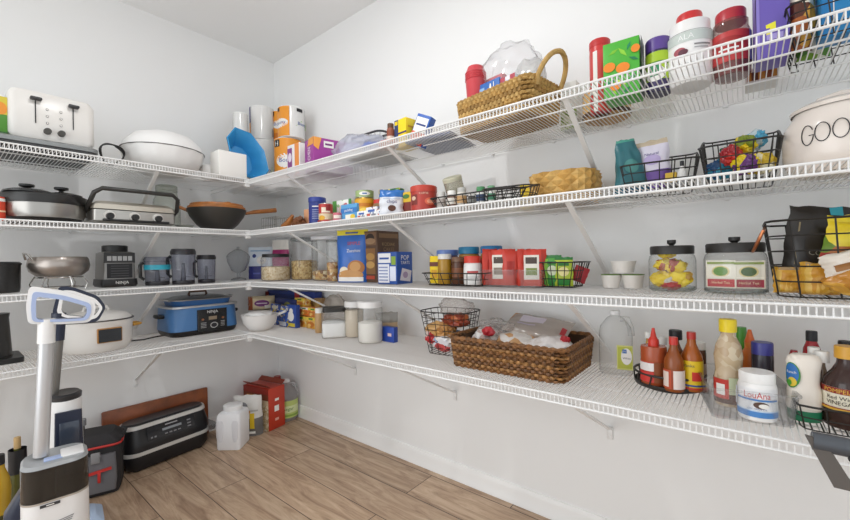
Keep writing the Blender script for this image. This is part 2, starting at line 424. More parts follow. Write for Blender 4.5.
def wicker(label, P, w, d, h, rows, pitch, mats, rz=0, group=None, flare=1.04, dip=0, name='wicker_basket', lining=None, cr=.02):
    rt = thing(name, label, 'basket', P, rz, group)
    per = 2 * (w + d); n = int(per / pitch) * 2; n += n % 2; rh = h / rows
    parts = [mk(x) for x in mats]
    for k in range(rows):
        f = 1 - (flare - 1) + 2 * (flare - 1) * (k / rows); path = resample(rrect(w * f - .012, d * f - .012, cr), n * 2)
        pts = []
        for i, p in enumerate(path):
            nxt = path[(i + 1) % len(path)] - path[i - 1]; nr = Vector((nxt.y, -nxt.x)).normalized()
            o = pitch * .2 * math.sin(PI * i / 2 + PI / 4 + PI * (k % 2)) ; j = noise.noise(Vector((i * .37, k * 1.7, 3))) * .002
            q = p + nr * (o + j); sag = dip * max(0, abs(q.x) / (w / 2)) ** 3
            pts.append((q.x, q.y, rh * (k + .5) + j * .8 + sag * (k / rows)))
        parts[k % len(parts)].tube(pts, rh * .62, 5, True, flat=.62)
    for x in parts: x.build('weave', rt)
    b = mk(lining or mats[0]); b.loft([(w / 2 - .014, d / 2 - .014, .002, cr), (w / 2 * .99 - .01, d / 2 * .99 - .01, h * .97, cr)], cap=(True, False))
    b.build('lining', rt)
    f = flare; path = resample(rrect(w * f - .01, d * f - .01, cr), n * 2)
    r_ = mk(mats[0])
    for ph in (0, PI):
        r_.tube([(p.x + .003 * math.cos(i * .8 + ph), p.y, h + .003 * math.sin(i * .8 + ph) + dip * (abs(p.x) / (w / 2)) ** 3) for i, p in enumerate(path)], .0058, 5, True)
    r_.build('rim', rt); return rt
def struct(o): o['kind'] = 'structure'; return o

# ------------------------------------------------------------------ the room
def wallmat(name, hexc, rough, bump):
    t = bpy.data.materials.new(name); t.use_nodes = True; n = t.node_tree.nodes; L = t.node_tree.links; b = n['Principled BSDF']
    b.inputs['Base Color'].default_value = (*lin(hexc), 1); b.inputs['Roughness'].default_value = rough
    tc = n.new('ShaderNodeTexCoord'); ns = n.new('ShaderNodeTexNoise'); ns.inputs['Scale'].default_value = 130; ns.inputs['Detail'].default_value = 3
    bp = n.new('ShaderNodeBump'); bp.inputs['Strength'].default_value = bump; bp.inputs['Distance'].default_value = .002
    L.new(tc.outputs['Object'], ns.inputs['Vector']); L.new(ns.outputs['Fac'], bp.inputs['Height']); L.new(bp.outputs['Normal'], b.inputs['Normal']); return t
WALL = wallmat('wall_paint', 'F2F2F1', .55, .12); CEIL = wallmat('ceiling_paint', 'F5F5F4', .8, .2); TRIM = m('F5F4F2', .3)
def floormat():
    t = bpy.data.materials.new('wood_plank_floor'); t.use_nodes = True; n = t.node_tree.nodes; L = t.node_tree.links; b = n['Principled BSDF']
    tc = n.new('ShaderNodeTexCoord'); mp = n.new('ShaderNodeMapping'); mp.inputs['Location'].default_value = (.43, 1.04, 0)
    L.new(tc.outputs['Object'], mp.inputs['Vector'])
    br = n.new('ShaderNodeTexBrick'); br.offset = .37; br.inputs['Scale'].default_value = 1; br.inputs['Brick Width'].default_value = 1.2; br.inputs['Row Height'].default_value = .1975
    br.inputs['Mortar Size'].default_value = .0022; br.inputs['Mortar Smooth'].default_value = .3; br.inputs['Bias'].default_value = 0
    br.inputs['Color1'].default_value = (0, 0, 0, 1); br.inputs['Color2'].default_value = (1, 1, 1, 1); br.inputs['Mortar'].default_value = (.5, .5, .5, 1)
    L.new(mp.outputs['Vector'], br.inputs['Vector'])
    ad = n.new('ShaderNodeVectorMath'); ad.operation = 'MULTIPLY_ADD'; L.new(br.outputs['Color'], ad.inputs[0]); ad.inputs[1].default_value = (7, 3, 5); L.new(mp.outputs['Vector'], ad.inputs[2])
    st = n.new('ShaderNodeMapping'); st.inputs['Scale'].default_value = (1.6, 13, 1); L.new(ad.outputs[0], st.inputs['Vector'])
    n1 = n.new('ShaderNodeTexNoise'); n1.inputs['Scale'].default_value = 1.5; n1.inputs['Detail'].default_value = 9; n1.inputs['Roughness'].default_value = .68; n1.inputs['Distortion'].default_value = 1.4
    L.new(st.outputs['Vector'], n1.inputs['Vector'])
    r = n.new('ShaderNodeValToRGB'); e = r.color_ramp.elements; e[0].position = .28; e[0].color = (*lin('8F705A'), 1); e[1].position = .72; e[1].color = (*lin('E2C8AC'), 1)
    x = e.new(.5); x.color = (*lin('C4A68A'), 1)
    L.new(n1.outputs['Fac'], r.inputs['Fac'])
    hs = n.new('ShaderNodeMix'); hs.data_type = 'RGBA'; hs.blend_type = 'MULTIPLY'; hs.inputs[0].default_value = .16; L.new(r.outputs['Color'], hs.inputs[6]); L.new(br.outputs['Color'], hs.inputs[7])
    mx = n.new('ShaderNodeMix'); mx.data_type = 'RGBA'; L.new(br.outputs['Fac'], mx.inputs[0]); L.new(hs.outputs[2], mx.inputs[6]); mx.inputs[7].default_value = (*lin('4A3A2E'), 1)
    L.new(mx.outputs[2], b.inputs['Base Color']); b.inputs['Roughness'].default_value = .42
    bp = n.new('ShaderNodeBump'); bp.inputs['Strength'].default_value = .15; bp.inputs['Distance'].default_value = .002; L.new(n1.outputs['Fac'], bp.inputs['Height']); L.new(bp.outputs['Normal'], b.inputs['Normal'])
    return t
XR, YF, HC = 4.2, -3.4, 2.651
struct(mk(floormat()).box((XR / 2 - .05, YF / 2 + .05, -.05), (XR + .1, -YF + .1, .1)).build('floor'))
struct(mk(CEIL).box((XR / 2 - .05, YF / 2 + .05, HC + .05), (XR + .1, -YF + .1, .1)).build('ceiling'))
struct(mk(WALL).box((-.05, YF / 2, HC / 2), (.1, -YF, HC)).build('wall_left'))
struct(mk(WALL).box((XR / 2 - .05, .05, HC / 2), (XR + .1, .1, HC)).build('wall_back'))
def baseboard(name, L_, rot, loc):
    pts = [(0, 0), (.018, 0), (.018, .012), (.013, .02), (.013, .06), (.009, .072), (.006, .082), (0, .084)]
    b = mk(TRIM); b.plate(pts, L_, lambda u, v, t: Vector((t, -u, v))); o = b.build(name); put(o, loc, rot); struct(o)
baseboard('baseboard_back', XR, 0, (0, 0, 0)); baseboard('baseboard_left', -YF - .02, R90, (0, YF, 0))
bpy.data.objects['baseboard_left'].rotation_euler.z = R90

# ------------------------------------------------------------------ ventilated wire shelves
PITCH = .0127
def shelf_right(k, label):
    z = ZK[k]; rt = thing('wire_shelf', label, 'shelf', (0, 0, z), 0, 'white wire shelves')
    x1 = XR - .02; b = mk(WIREW); x = .012
    while x < x1:
        b.box((x, -DR / 2 - .003, -.0008), (.0024, DR - .014, .0024)); b.box((x, -DR, -LIP / 2), (.003, .003, LIP)); x += PITCH
    b.build('wire_grid', rt)
    b = mk(WIREW)
    for y, zz, r in ((-DR, 0, .0034), (-DR, -LIP, .0034), (-.012, -.004, .003), (-.17, -.0045, .003), (-.33, -.0045, .003)): b.tube([(.006, y, zz), (x1, y, zz)], r, 8)
    b.build('rail', rt)
    for bx in (.90, 1.66, 2.395, 3.15): brace(rt, (bx, -DR + .004, -.012 - LIP / 2), (bx - .012, -.006, -.262), 1)
    for q in range(14):
        xx = .15 + q * .29; mk(WIREW).box((xx, -.008, -.004), (.016, .014, .016), bev=.004).build('wall_clip', rt)
    return rt
def brace(rt, a, c, axis):
    a, c = Vector(a), Vector(c); b = mk(WIREW); d = (c - a).normalized(); up = Vector((0, 0, 1)); s = d.cross(up).normalized(); t = s.cross(d)
    prof = [(-.008, 0), (.008, 0), (.008, .007), (.005, .007), (.005, .003), (-.005, .003), (-.005, .007), (-.008, .007)]
    A = [b.v(a + s * u + t * v) for u, v in prof]; B = [b.v(c + s * u + t * v) for u, v in prof]
    for j in range(8): b.f([A[j], A[(j + 1) % 8], B[(j + 1) % 8], B[j]])
    b.f(A[::-1]); b.f(B)
    n = Vector((1, 0, 0)) if axis == 0 else Vector((0, -1, 0))
    b.box(c + Vector((0, 0, -.012)) + n * -.001, (.006, .02, .05) if axis == 0 else (.02, .006, .05), bev=.002)
    b.lathe([(0, 0), (.005, 0), (.004, .002), (0, .002)], c + Vector((0, 0, -.022)) + n * .002, 10, rot=n.to_track_quat('Z', 'Y').to_matrix())
    b.build('support_brace', rt)
def shelf_left(k, label):
    z = ZK[k]; rt = thing('wire_shelf', label, 'shelf', (0, 0, z), 0, 'white wire shelves')
    y1 = YF + .3; b = mk(WIREW); y = -DR - .008
    while y > y1:
        b.box((DL / 2 + .003, y, -.0008), (DL - .014, .0024, .0024)); b.box((DL, y, -LIP / 2), (.003, .003, LIP)); y -= PITCH
    b.build('wire_grid', rt); b = mk(WIREW)
    for x, zz, r in ((DL, 0, .0034), (DL, -LIP, .0034), (.012, -.004, .003), (.19, -.0045, .003), (.36, -.0045, .003)): b.tube([(x, -DR - .004, zz), (x, y1, zz)], r, 8)
    b.build('rail', rt)
    for by in (-.95, -1.95): brace(rt, (DL - .004, by, -.012 - LIP / 2), (.006, by + .03, -.262), 0)
    for q in range(8): mk(WIREW).box((.008, -.6 - q * .3, -.004), (.014, .016, .016), bev=.004).build('wall_clip', rt)
    b = mk(WIREW); b.box((DL - .012, -DR - .012, -.02), (.02, .03, .05), bev=.004); b.build('corner_clip', rt); return rt
shelf_right(1, 'topmost white wire shelf of four on the long back wall')
shelf_right(2, 'second white wire shelf from the top on the long back wall')
shelf_right(3, 'third white wire shelf from the top on the long back wall')
shelf_right(4, 'lowest white wire shelf on the long back wall, under the dark wicker basket')
shelf_left(1, 'topmost white wire shelf on the left wall, carrying the toaster')
shelf_left(2, 'second white wire shelf from the top on the left wall, under the wok')
shelf_left(3, 'third white wire shelf from the top on the left wall, carrying the blender base')
shelf_left(4, 'lowest white wire shelf on the left wall, carrying the blue cooker')

# ------------------------------------------------------------------ left wall, top shelf
def knob(name, rt, c, r, L_, mat, n=(0, -1, 0)):
    q = Vector(n).to_track_quat('Z', 'Y').to_matrix(); mk(mat).lathe([(0, 0), (r, 0), (r * .92, L_), (0, L_)], c, 18, rot=q).build(name, rt)
# flat grey griddle under the toaster
P, w = BOX(1, -60, 100, .45, True); P.y -= .0
rt = thing('electric_griddle', 'flat grey and black griddle lying under the white toaster', 'griddle', P, R90)
mk(DGREY).loft([(w / 2 - .02, .17, 0, .03), (w / 2 - .005, .185, .012, .04), (w / 2 - .005, .185, .028, .04)], (0, .18, 0)).build('base', rt)
mk(m('8F9292', .35, .4)).loft([(w / 2, .19, .029, .045), (w / 2, .19, .046, .045), (w / 2 - .01, .18, .052, .04)], (0, .18, 0)).build('top_plate', rt)
gr_top = .0525
# toaster
P, w = BOX(1, 8, 96, .40, True); P.z += gr_top + .008; h = hgt(P, 91) - .012
rt = thing('toaster', 'large white four slice toaster with two black levers', 'toaster', P, R90)
b = mk(m('E9E6E1', .3)).loft([(w / 2 - .012, .125, 0, .03), (w / 2, .135, .02, .03), (w / 2, .135, h - .03, .03), (w / 2 - .012, .125, h - .006, .03), (w / 2 - .03, .11, h, .03)], (0, .135, 0), cn=6)
b.dec(flatmap((-w / 2, -.0002, 0), (1, 0, 0), (0, 0, 1), w, h), [('e', .5 + sx * .078, v, .016, .026, INK) for sx in (-1, 1) for v in (.64, .5, .36)] + [('e', .5 + sx * .078, v, .012, .02, m('E9E6E1', .3)) for sx in (-1, 1) for v in (.64, .5, .36)] + [('r', .5 + sx * .215, .32, .5 + sx * .215 + .014, .8, INK) for sx in (-1, 1)])
b.build('body', rt)
for sx in (-1, 1):
    mk(DGREY).box((sx * w * .215 + .003, -.014, h * .80), (.038, .028, .012), bev=.004).build('lever', rt)
    knob('knob', rt, (sx * w * .08, 0, h * .19), .0135, .02, m('45433F', .4, .3))
    for sy in (.03, .24): mk(BLACK).lathe([(0, -.008), (.012, -.008), (.012, .002), (0, .002)], (sx * w * .38, sy, 0), 12).build('foot', rt)
    mk(BLACK).box((sx * w * .22, .135, h), (w * .4, .1, .003)).build('bread_slot', rt)
# green package beside toaster
P, w = BOX(1, -16, 8, .38, True); P.z += gr_top + .002
carton('snack_box', 'green and yellow package at the left edge beside the toaster', 'box', P, w, .1, hgt(P, 95), m('4F8F2B'), F=[('r', 0, .55, 1, 1, m('D7C33A')), ('e', .7, .7, .3, .16, m('E8922A')), ('r', 0, .0, 1, .12, m('2C5E22'))], rz=R90)
# black power cord and white bowl with lid
P = col(112, 0, .38, ZK[1] + EPS)
b = mk(BLACK); pts = []
for i in range(60):
    a = i / 59 * 2 * PI * 2.2; r = .05 + .004 * math.sin(a * 3.1)
    pts.append((.022 * math.sin(a * .9), r * math.cos(a), .052 + r * .9 * math.sin(a) + .002 * i / 60))
tag(put(b.tube(pts, .0035, 6).build('power_cord'), P, 0), 'coiled black cord on the top shelf between toaster and white bowl', 'cord')
P, r = RND(1, 119, 205, .31, True); h = hgt(P, 153); ht = hgt(P, 133) - h
rt = thing('serving_bowl', 'large white ribbed bowl with a white cover on the top left shelf', 'bowl', P, 0)
mk(m('EEEDEB', .3)).lathe([(0, 0), (r * .55, 0), (r * .6, .006), (r * .8, h * .28), (r * .93, h * .62), (r * .99, h), (r * .95, h), (r * .5, h * .3), (0, h * .25)], seg=84, ripple=.008, nr=14).build('bowl', rt)
mk(m('55524E', .4)).lathe([(r * .985, h), (r * 1.005, h), (r * 1.005, h + .004), (r * .985, h + .004)], seg=48).build('rim', rt)
mk(m('EDECEA', .5, bump=.3, bscale=60)).lathe([(r * .97, h + .004), (r * .93, h + ht * .3), (r * .7, h + ht * .75), (r * .35, h + ht * .97), (0, h + ht)], seg=48).build('cover', rt)
# stacked white ramekins
P, r = RND(1, 199, 222, .33, True)
for i in range(3):
    Q = P + Vector((0, 0, i * .018)); rt = can('ramekin', ['bottom white fluted dish of the stack beside the blue bowl', 'middle white fluted dish of the stack beside the blue bowl', 'top white fluted dish of the stack beside the blue bowl'][i], 'dish', (Q, r), .045, m('EFEEEC', .3), 'cup', group='stacked white dishes on the top shelf')
# blank white box and blue bowl on edge
P, w = BOX(1, 219, 247, .50, True)
carton('tissue_box', 'plain white square box at the shelf corner in front of the blue bowl', 'box', P, w, .11, hgt(P, 152), PAPER, R=[('r', .2, .2, .5, .75, INK)] + [('r', .55 + i * .06, .3, .58 + i * .06, .7, INK) for i in range(4)], rz=R90, bev=.003)
BLUE = m('3F9DD6', .25)
P = col(249, 0, .41, ZK[1] + EPS); h = hgt(P, 126); r = h / 2
q = mk(BLUE); R_ = Matrix.Rotation(math.radians(80), 3, 'X')
q.lathe([(r, 0), (r * .97, .006), (r * .88, -.01), (r * .62, -.07), (r * .55, -.10), (0, -.105), (0, -.11), (r * .58, -.105), (r * .66, -.07), (r * .92, -.014), (r, -.006)], (0, 0, r), 8, rot=R_ @ Matrix.Rotation(.39, 3, 'Z'), sx=.66, sy=1.0)
tag(put(q.build('plastic_bowl'), P, facing(P, .45)), 'blue faceted plastic bowl standing on edge behind the white box', 'bowl')

# ------------------------------------------------------------------ left wall, second shelf
P, r = RND(2, -12, 6, .42, True)
can('oatmeal_tin', 'red canister at the left edge beside the black slow cooker', 'canister', (P, r), hgt(P, 197), m('D6492F'), dec=[('r', .1, .8, .9, .93, PAPER), ('r', .1, .35, .9, .42, m('F0C9A0'))])
P, w = BOX(2, -2, 85, .345, True); h = hgt(P, 193); P.x = .50
rt = thing('slow_cooker', 'oval slow cooker with silver band, black rim and two black lids', 'slow cooker', P, R90)
mk(BLACK).loft([(w / 2 - .03, .12, 0, .1), (w / 2 - .012, .14, .02, .13)], (0, .155, 0), cn=8).build('base', rt)
mk(m('A8A5A0', .28, .9)).loft([(w / 2 - .01, .145, .02, .13), (w / 2, .15, .04, .14), (w / 2, .15, h * .58, .14)], (0, .155, 0), cn=8).build('silver_band', rt)
mk(m('242322', .3)).loft([(w / 2 + .004, .154, h * .58, .14), (w / 2 + .008, .157, h * .68, .145), (w / 2 + .006, .155, h * .86, .145), (w / 2 - .01, .14, h * .9, .13)], (0, .155, 0), cn=8).build('rim', rt)
for sx, sc in ((-.38, 1.1), (.42, .9)):
    li = mk(m('2B2A29', .25)).loft([(w * .25 * sc, .125, h * .88, .1), (w * .25 * sc, .125, h * .93, .1), (w * .18 * sc, .09, h * 1.0, .08), (w * .08, .04, h * 1.03, .03)], (sx * w * .5, .155, .004 if sx < 0 else -.002), cn=8).build('lid', rt)
    mk(BLACK).lathe([(0, 0), (.012, 0), (.008, .012), (.026, .018), (.026, .027), (0, .029)], (sx * w * .5, .155, h * 1.03), 20).build('lid_knob', li)
# griddler
P, w = BOX(2, 93, 176, .47, True); h = hgt(P, 203)
SIL = m('B9B6B0', .3, .75)
rt = thing('contact_grill', 'silver contact grill with black handle and three black dials', 'grill', P, R90)
mk(SIL).loft([(w / 2 - .01, .13, .012, .015), (w / 2, .14, .02, .015), (w / 2, .14, h * .62, .02)], (0, .14, 0)).build('base', rt)
mk(m('C9C2B4', .3, .7)).loft([(w / 2 + .002, .14, h * .66, .02), (w / 2 + .002, .14, h * .86, .03), (w / 2 - .02, .12, h * 1.0, .03)], (0, .14, 0)).build('top_cover', rt)
mk(BLACK).box((0, -.008, .022), (w * .8, .02, .012), bev=.004).build('drip_tray', rt)
for i in (-1, 0, 1):
    knob('dial_ring', rt, (i * w * .29 - .01, 0, h * .38), .024, .006, m('D9D6D0', .3, .3)); knob('dial', rt, (i * w * .29 - .01, -.006, h * .36), .016, .016, BLACK)
hz = hgt(P, 193)
mk(m('3A3937', .35, .3)).tube([(-w * .5 - .012, .1, h * .55), (-w * .5 - .012, .02, h * .8), (-w * .5 + .0, -.03, hz - .02), (-w * .42, -.045, hz), (0, -.05, hz), (w * .42, -.045, hz), (w * .5, -.03, hz - .02), (w * .5 + .012, .02, h * .8), (w * .5 + .012, .1, h * .55)], .010, 10).build('handle', rt)
# glass jar behind the grill
P, r = RND(2, 153, 181, .2, True)
can('glass_jar', 'empty clear glass jar with wide neck behind the grill', 'jar', (P, r), hgt(P, 186), clear('F6F9F5', .08, 'EDF0EA', .05, .2), 'squarejar', lid=(clear('EDF0EA', .25, 'C9CDC4', .1, .25), .028, .8, 'neck'))
P, r = RND(2, 175, 194, .4, True)
can('small_dish', 'shallow clear glass dish between the grill and the wok', 'dish', (P, r), .022, clear('E2E6E2', .2, 'DADCD8', .05, .3), 'cup')
# wok
P, r = RND(2, 186, 247, .34, True); h = hgt(P, 210)
rt = thing('wok', 'dark steel wok with wooden handle and wooden lid', 'wok', P, math.radians(20))
mk(m('4A4845', .4, .6)).lathe([(0, 0), (r * .42, 0), (r * .7, h * .32), (r * .9, h * .68), (r, h), (r * .97, h), (r * .68, h * .36), (0, h * .06)], seg=40).build('pan', rt)
WOOD = m('A5672F', .45, var=.2, vscale=25)
lidw = mk(WOOD).lathe([(r * .96, h), (r * .96, h + .014), (r * .9, h + .018), (r * .88, h + .03), (0, h + .03)], seg=40).build('lid', rt)
mk(WOOD).box((0, -.0, h + .036), (r * 1.2, .022, .014), bev=.004).build('lid_bar', lidw)
mk(WOOD).tube([(r * .98 * math.cos(1.0), r * .98 * math.sin(1.0), h * .9), (r * 1.3 * math.cos(1.0), r * 1.3 * math.sin(1.0), h * 1.0), (r * 2.15 * math.cos(1.0), r * 2.15 * math.sin(1.0), h * 1.16)], .012, 10, rads=[.008, .013, .015]).build('long_handle', rt)
mk(WOOD).tube([(-r * .62, -r * .78, h * .95), (-r * .8, -r * .95, h * 1.08), (-r * .95, -r * .66, h * 1.08), (-r * .85, -r * .5, h * .95)], .009, 8).build('loop_handle', rt)
mk(PAPER).box((-r * .72, -r * .72, h * .72), (.03, .004, .045), rot=Matrix.Rotation(-.7, 3, 'Z')).build('paper_tag', rt)

# ------------------------------------------------------------------ left wall, third shelf
P, r = RND(3, -22, 22, .3, True); h = hgt(P, 262)
rt = thing('stock_pot', 'black speckled pot with lid at the left edge', 'pot', P, 0)
mk(m('232221', .3, var=.3, vscale=90)).lathe([(0, 0), (r * .9, 0), (r * .96, .02), (r * .98, h * .86), (r, h * .9), (0, h * .9)], seg=40).build('pot', rt)
mk(m('1B1A1A', .35)).lathe([(r * 1.03, h * .9), (r * 1.03, h * .95), (r * .9, h), (0, h * 1.01)], seg=40).build('lid', rt)
P, r = RND(3, 26, 91, .3, True); h0 = hgt(P, 276); h = hgt(P, 257)
rt = thing('chafing_dish', 'brushed steel round chafing dish on a wire stand', 'dish', P, 0)
mk(m('A9A099', .33, .9, var=.15, vscale=5)).lathe([(0, h0), (r * .7, h0), (r * .93, h0 + (h - h0) * .25), (r, h0 + (h - h0) * .55), (r * .95, h - .01), (r * .9, h), (0, h * 1.01)], seg=40).build('dish', rt)
mk(CHROME).tube([(r * .5, -r * .86, h - .012), (r * .42, -r * .98, h + .012), (r * .1, -r * 1.08, h + .016), (-r * .05, -r * 1.0, h - .012)], .004, 6).build('handle', rt)
b = mk(CHROME)
for zz, q in ((.012, .82), (h0 - .006, .74)): b.tube([(r * q * math.cos(2 * PI * i / 32), r * q * math.sin(2 * PI * i / 32), zz) for i in range(32)], .003, 6, True)
b.build('stand_ring', rt)
for i in range(6):
    a = i * PI / 3 + .3; mk(CHROME).tube([(r * .82 * math.cos(a), r * .82 * math.sin(a), 0), (r * .9 * math.cos(a), r * .9 * math.sin(a), h0 * .45), (r * .74 * math.cos(a), r * .74 * math.sin(a), h0)], .003, 6).build('leg', rt)
# blender base
P, w = BOX(3, 98, 132, .22, True); h = hgt(P, 252); P.x = .31
rt = thing('blender_base', 'black and silver blender motor base with a row of buttons', 'blender', P, R90)
SB = m('8E8C89', .35, .5)
mk(m('232223', .4)).loft([(w / 2, .09, 0, .02), (w / 2 + .006, .095, .012, .02), (w / 2 + .004, .09, h * .22, .02)], (0, .09, 0)).build('foot', rt)
b = mk(SB).loft([(w / 2 - .004, .085, h * .22, .012), (w / 2 - .006, .085, h * .7, .012), (w / 2 - .008, .085, h * .97, .012), (w / 2 - .02, .075, h, .012)], (0, .09, 0))
fm = flatmap((-w / 2, .0046, 0), (1, 0, 0), (0, 0, 1), w, h)
b.dec(fm, [('r', .13, .25, .87, .66, INK), ('r', .05, .68, .95, .97, m('2C2B2C', .3))] + [('r', .14 + i * .15, .74, .26 + i * .15, .87, m('B9B9B9', .3)) for i in range(5)] + [('r', .24, .30 + i * .07, .76, .32 + i * .07, m('4a4a4c')) for i in range(5)])
b.build('body', rt)
MBt = mk(WHITE); MBt.dec(flatmap((-w / 2, -.0052, 0), (1, 0, 0), (0, 0, 1), w, h), [('t', .55, .11, .38, 'NINJA', WHITE)]); MBt.build('lettering', rt)
mk(BLACK).lathe([(0, h), (w * .38, h), (w * .38, h + .03), (w * .34, h + .034), (0, h + .034)], (0, .09, 0), 28).build('jar_collar', rt)
# clear processor bowls
SMK = clear('DDDFE8', .03, 'D0D3DC', .04, .22, .25)
def bowl(label, px0, px1, py, d, lidc, extra=None, kind='hip'):
    P, r = RND(3, px0, px1, d, True); h = hgt(P, py); rt = thing('processor_bowl', label, 'bowl', P, facing(P), 'clear food processor bowls')
    mk(SMK).lathe([(r * .86, .006), (r * .92, .02), (r, h * .8), (r * .97, h * .86)], seg=36).build('bowl', rt)
    mk(lidc).lathe([(0, h * .84), (r * 1.04, h * .84), (r * 1.05, h * .92), (r * .95, h), (0, h)], seg=36).build('lid', rt)
    mk(m('26252A', .4)).lathe([(0, 0), (r * .9, 0), (r * .93, .012), (r * .9, .02), (0, .02)], seg=36).build('base', rt)
    mk(m('5d5d64', .4)).lathe([(0, .02), (r * .22, .02), (r * .12, h * .6), (0, h * .6)], seg=12).build('blade_shaft', rt)
    for i in range(4): mk(CHROME).box((r * .3 * math.cos(i * 1.57), r * .3 * math.sin(i * 1.57), .04 + .02 * i), (r * .5, .012, .002), rot=Matrix.Rotation(i * 1.57, 3, 'Z') @ Matrix.Rotation(.2, 3, 'X')).build('blade', rt)
    mk(BLACK).tube([(-r * .98, 0, h * .8), (-r * 1.25, -.0, h * .72), (-r * 1.25, 0, h * .3), (-r * .95, 0, h * .2)], .008, 8).build('handle', rt)
    if extra: mk(extra[0]).lathe([(r * 1.006, h * extra[1]), (r * 1.006, h * extra[2])], seg=36).build('colour_band', rt)
    return rt
bowl('clear food processor bowl with turquoise band beside the blender base', 144, 171, 257, .33, SMK, (m('2E9FB5', .4), .55, .72))
bowl('tall clear food processor bowl with dark rim, middle of the three', 171, 196, 249, .37, m('2b2a2e', .35))
bowl('small clear food processor bowl with black lid, nearest the corner', 197, 216, 255, .35, m('222124', .4))
# glass compote
P, r = RND(3, 227, 250, .24, True); h = hgt(P, 247)
rt = thing('glass_candy_dish', 'clear cut glass footed dish with lid standing in the shelf corner', 'dish', P, 0)
mk(clear('EEF0F2', .06, 'F0F2F4', .05, .25, .3)).lathe([(0, 0), (r * .7, 0), (r * .6, .01), (r * .15, .02), (r * .15, h * .22), (r * .6, h * .3), (r * .95, h * .55), (r, h * .72)], seg=28, ripple=.04, nr=14).build('bowl', rt)
mk(clear('EEF0F2', .06, 'F0F2F4', .05, .25, .3)).lathe([(r * 1.02, h * .72), (r * .8, h * .82), (r * .3, h * .92), (r * .1, h * .94), (r * .14, h), (0, h * 1.01)], seg=28).build('lid', rt)

# ------------------------------------------------------------------ left wall, lowest shelf
P, w = BOX(4, -40, 25, .36, True); h = hgt(P, 316)
rt = thing('coffee_maker', 'black coffee maker with flat base at the left edge', 'coffee maker', P, R90)
mk(BLACK).loft([(w / 2, .11, 0, .02), (w / 2, .11, .022, .02)], (0, .11, 0)).build('base', rt)
mk(m('2A2928', .35)).lathe([(0, .022), (w * .33, .022), (w * .28, h * .9), (w * .3, h), (0, h)], (w * .02, .11, 0), 32).build('carafe', rt)
# white roaster
P, w = BOX(4, 58, 131, .29, True); P.x = .43; h = hgt(P, 316)
rt = thing('roaster_oven', 'white oval electric roaster with black front window and gold handles', 'roaster', P, math.radians(90))
RW = m('EDEAE5', .35); hb = hgt(P, 322)
b = mk(RW).loft([(w / 2 - .02, .12, .0, .11), (w / 2, .135, .03, .13), (w / 2 + .004, .138, hb * .8, .135), (w / 2 + .008, .142, hb, .14)], (0, .14, 0), cn=10)
b.build('body', rt)
mk(m('58544F', .3, .5)).loft([(w / 2 + .01, .143, hb, .14), (w / 2 + .01, .143, hb + .006, .14)], (0, .14, 0), cn=10).build('rim', rt)
mk(RW).loft([(w / 2 + .002, .136, hb + .006, .135), (w / 2 - .02, .115, hb + .03, .11), (w / 2 - .08, .06, hb + .045, .06)], (0, .14, 0), cn=10).build('lid', rt)
b = mk(m('B07A35', .35)).box((w * .08, -.002, hb * .55), (w * .34, .012, hb * .48), bev=.004); b.build('window_frame', rt)
b = mk(m('15161A', .15)).box((w * .08, -.008, hb * .55), (w * .31, .006, hb * .42)); b.build('window', rt)
for sx in (-1, 1): mk(m('C8953F', .4)).tube([(sx * (w / 2), .10, hb * .72), (sx * (w / 2 + .035), .11, hb * .74), (sx * (w / 2 + .035), .17, hb * .74), (sx * w / 2, .18, hb * .72)], .007, 8).build('handle', rt)
mk(RW).tube([(-.05, .14, hb + .04), (-.045, .14, hb + .062), (.045, .14, hb + .062), (.05, .14, hb + .04)], .008, 8).build('lid_handle', rt)
P = col(142, 0, .22, ZK[4] + EPS)
tag(put(mk(BLACK).tube([(0, -.12, .02), (.02, -.06, .008), (.03, .0, .006), (.0, .06, .007), (-.02, .1, .006), (0, .16, .01)], .004, 6).build('power_cord'), P), 'black power cord lying between white roaster and blue cooker', 'cord')
# blue multi cooker
P, w = BOX(4, 163, 230, .20, True); P.x = .335; h = hgt(P, 305)
BL = m('4C7CB2', .3)
rt = thing('multi_cooker', 'blue oval multi cooker with black control panel and glass lid', 'cooker', P, R90)
mk(m('1B1B1D', .4)).loft([(w / 2 - .012, .13, .0, .06), (w / 2 - .004, .135, .012, .06), (w / 2, .138, h * .18, .06)], (0, .138, 0), cn=8).build('base', rt)
mk(BL).loft([(w / 2 + .002, .14, h * .18, .06), (w / 2 + .004, .142, h * .96, .10)], (0, .138, 0), cn=8).build('body', rt)
mk(m('C9C9C9', .3, .8)).loft([(w / 2 + .006, .144, h * .95, .06), (w / 2 + .004, .142, h * 1.01, .06), (w / 2 - .02, .12, h * 1.01, .05)], (0, .138, 0), cn=8).build('steel_rim', rt)
mk(m('33639C', .3)).loft([(w / 2 - .035, .11, h * 1.0, .06), (w / 2 - .022, .12, h * 1.2, .07)], (0, .138, 0), cn=8).build('inner_pot', rt)
li = mk(clear('B9C0C8', .25, '6e757d', .05, .3)).loft([(w / 2 - .02, .122, h * 1.2, .07), (w / 2 - .06, .09, h * 1.3, .06), (w / 2 - .12, .04, h * 1.34, .03)], (0, .138, 0), cn=8, cap=(False, True)).build('lid', rt)
mk(m('8f8b86', .3, .7)).loft([(w / 2 - .016, .125, h * 1.19, .07), (w / 2 - .016, .125, h * 1.22, .07)], (0, .138, 0), cn=8).build('lid_rim', li)
mk(m('5e3f2b', .4)).tube([(-.05, .138, h * 1.34), (-.045, .138, h * 1.46), (.045, .138, h * 1.46), (.05, .138, h * 1.34)], .008, 8).build('lid_handle', li)
b = mk(m('17181B', .25)).loft([(w * .22, .006, h * .12, .005), (w * .22, .006, h * .86, .005)], (w * .06, -.006, 0))
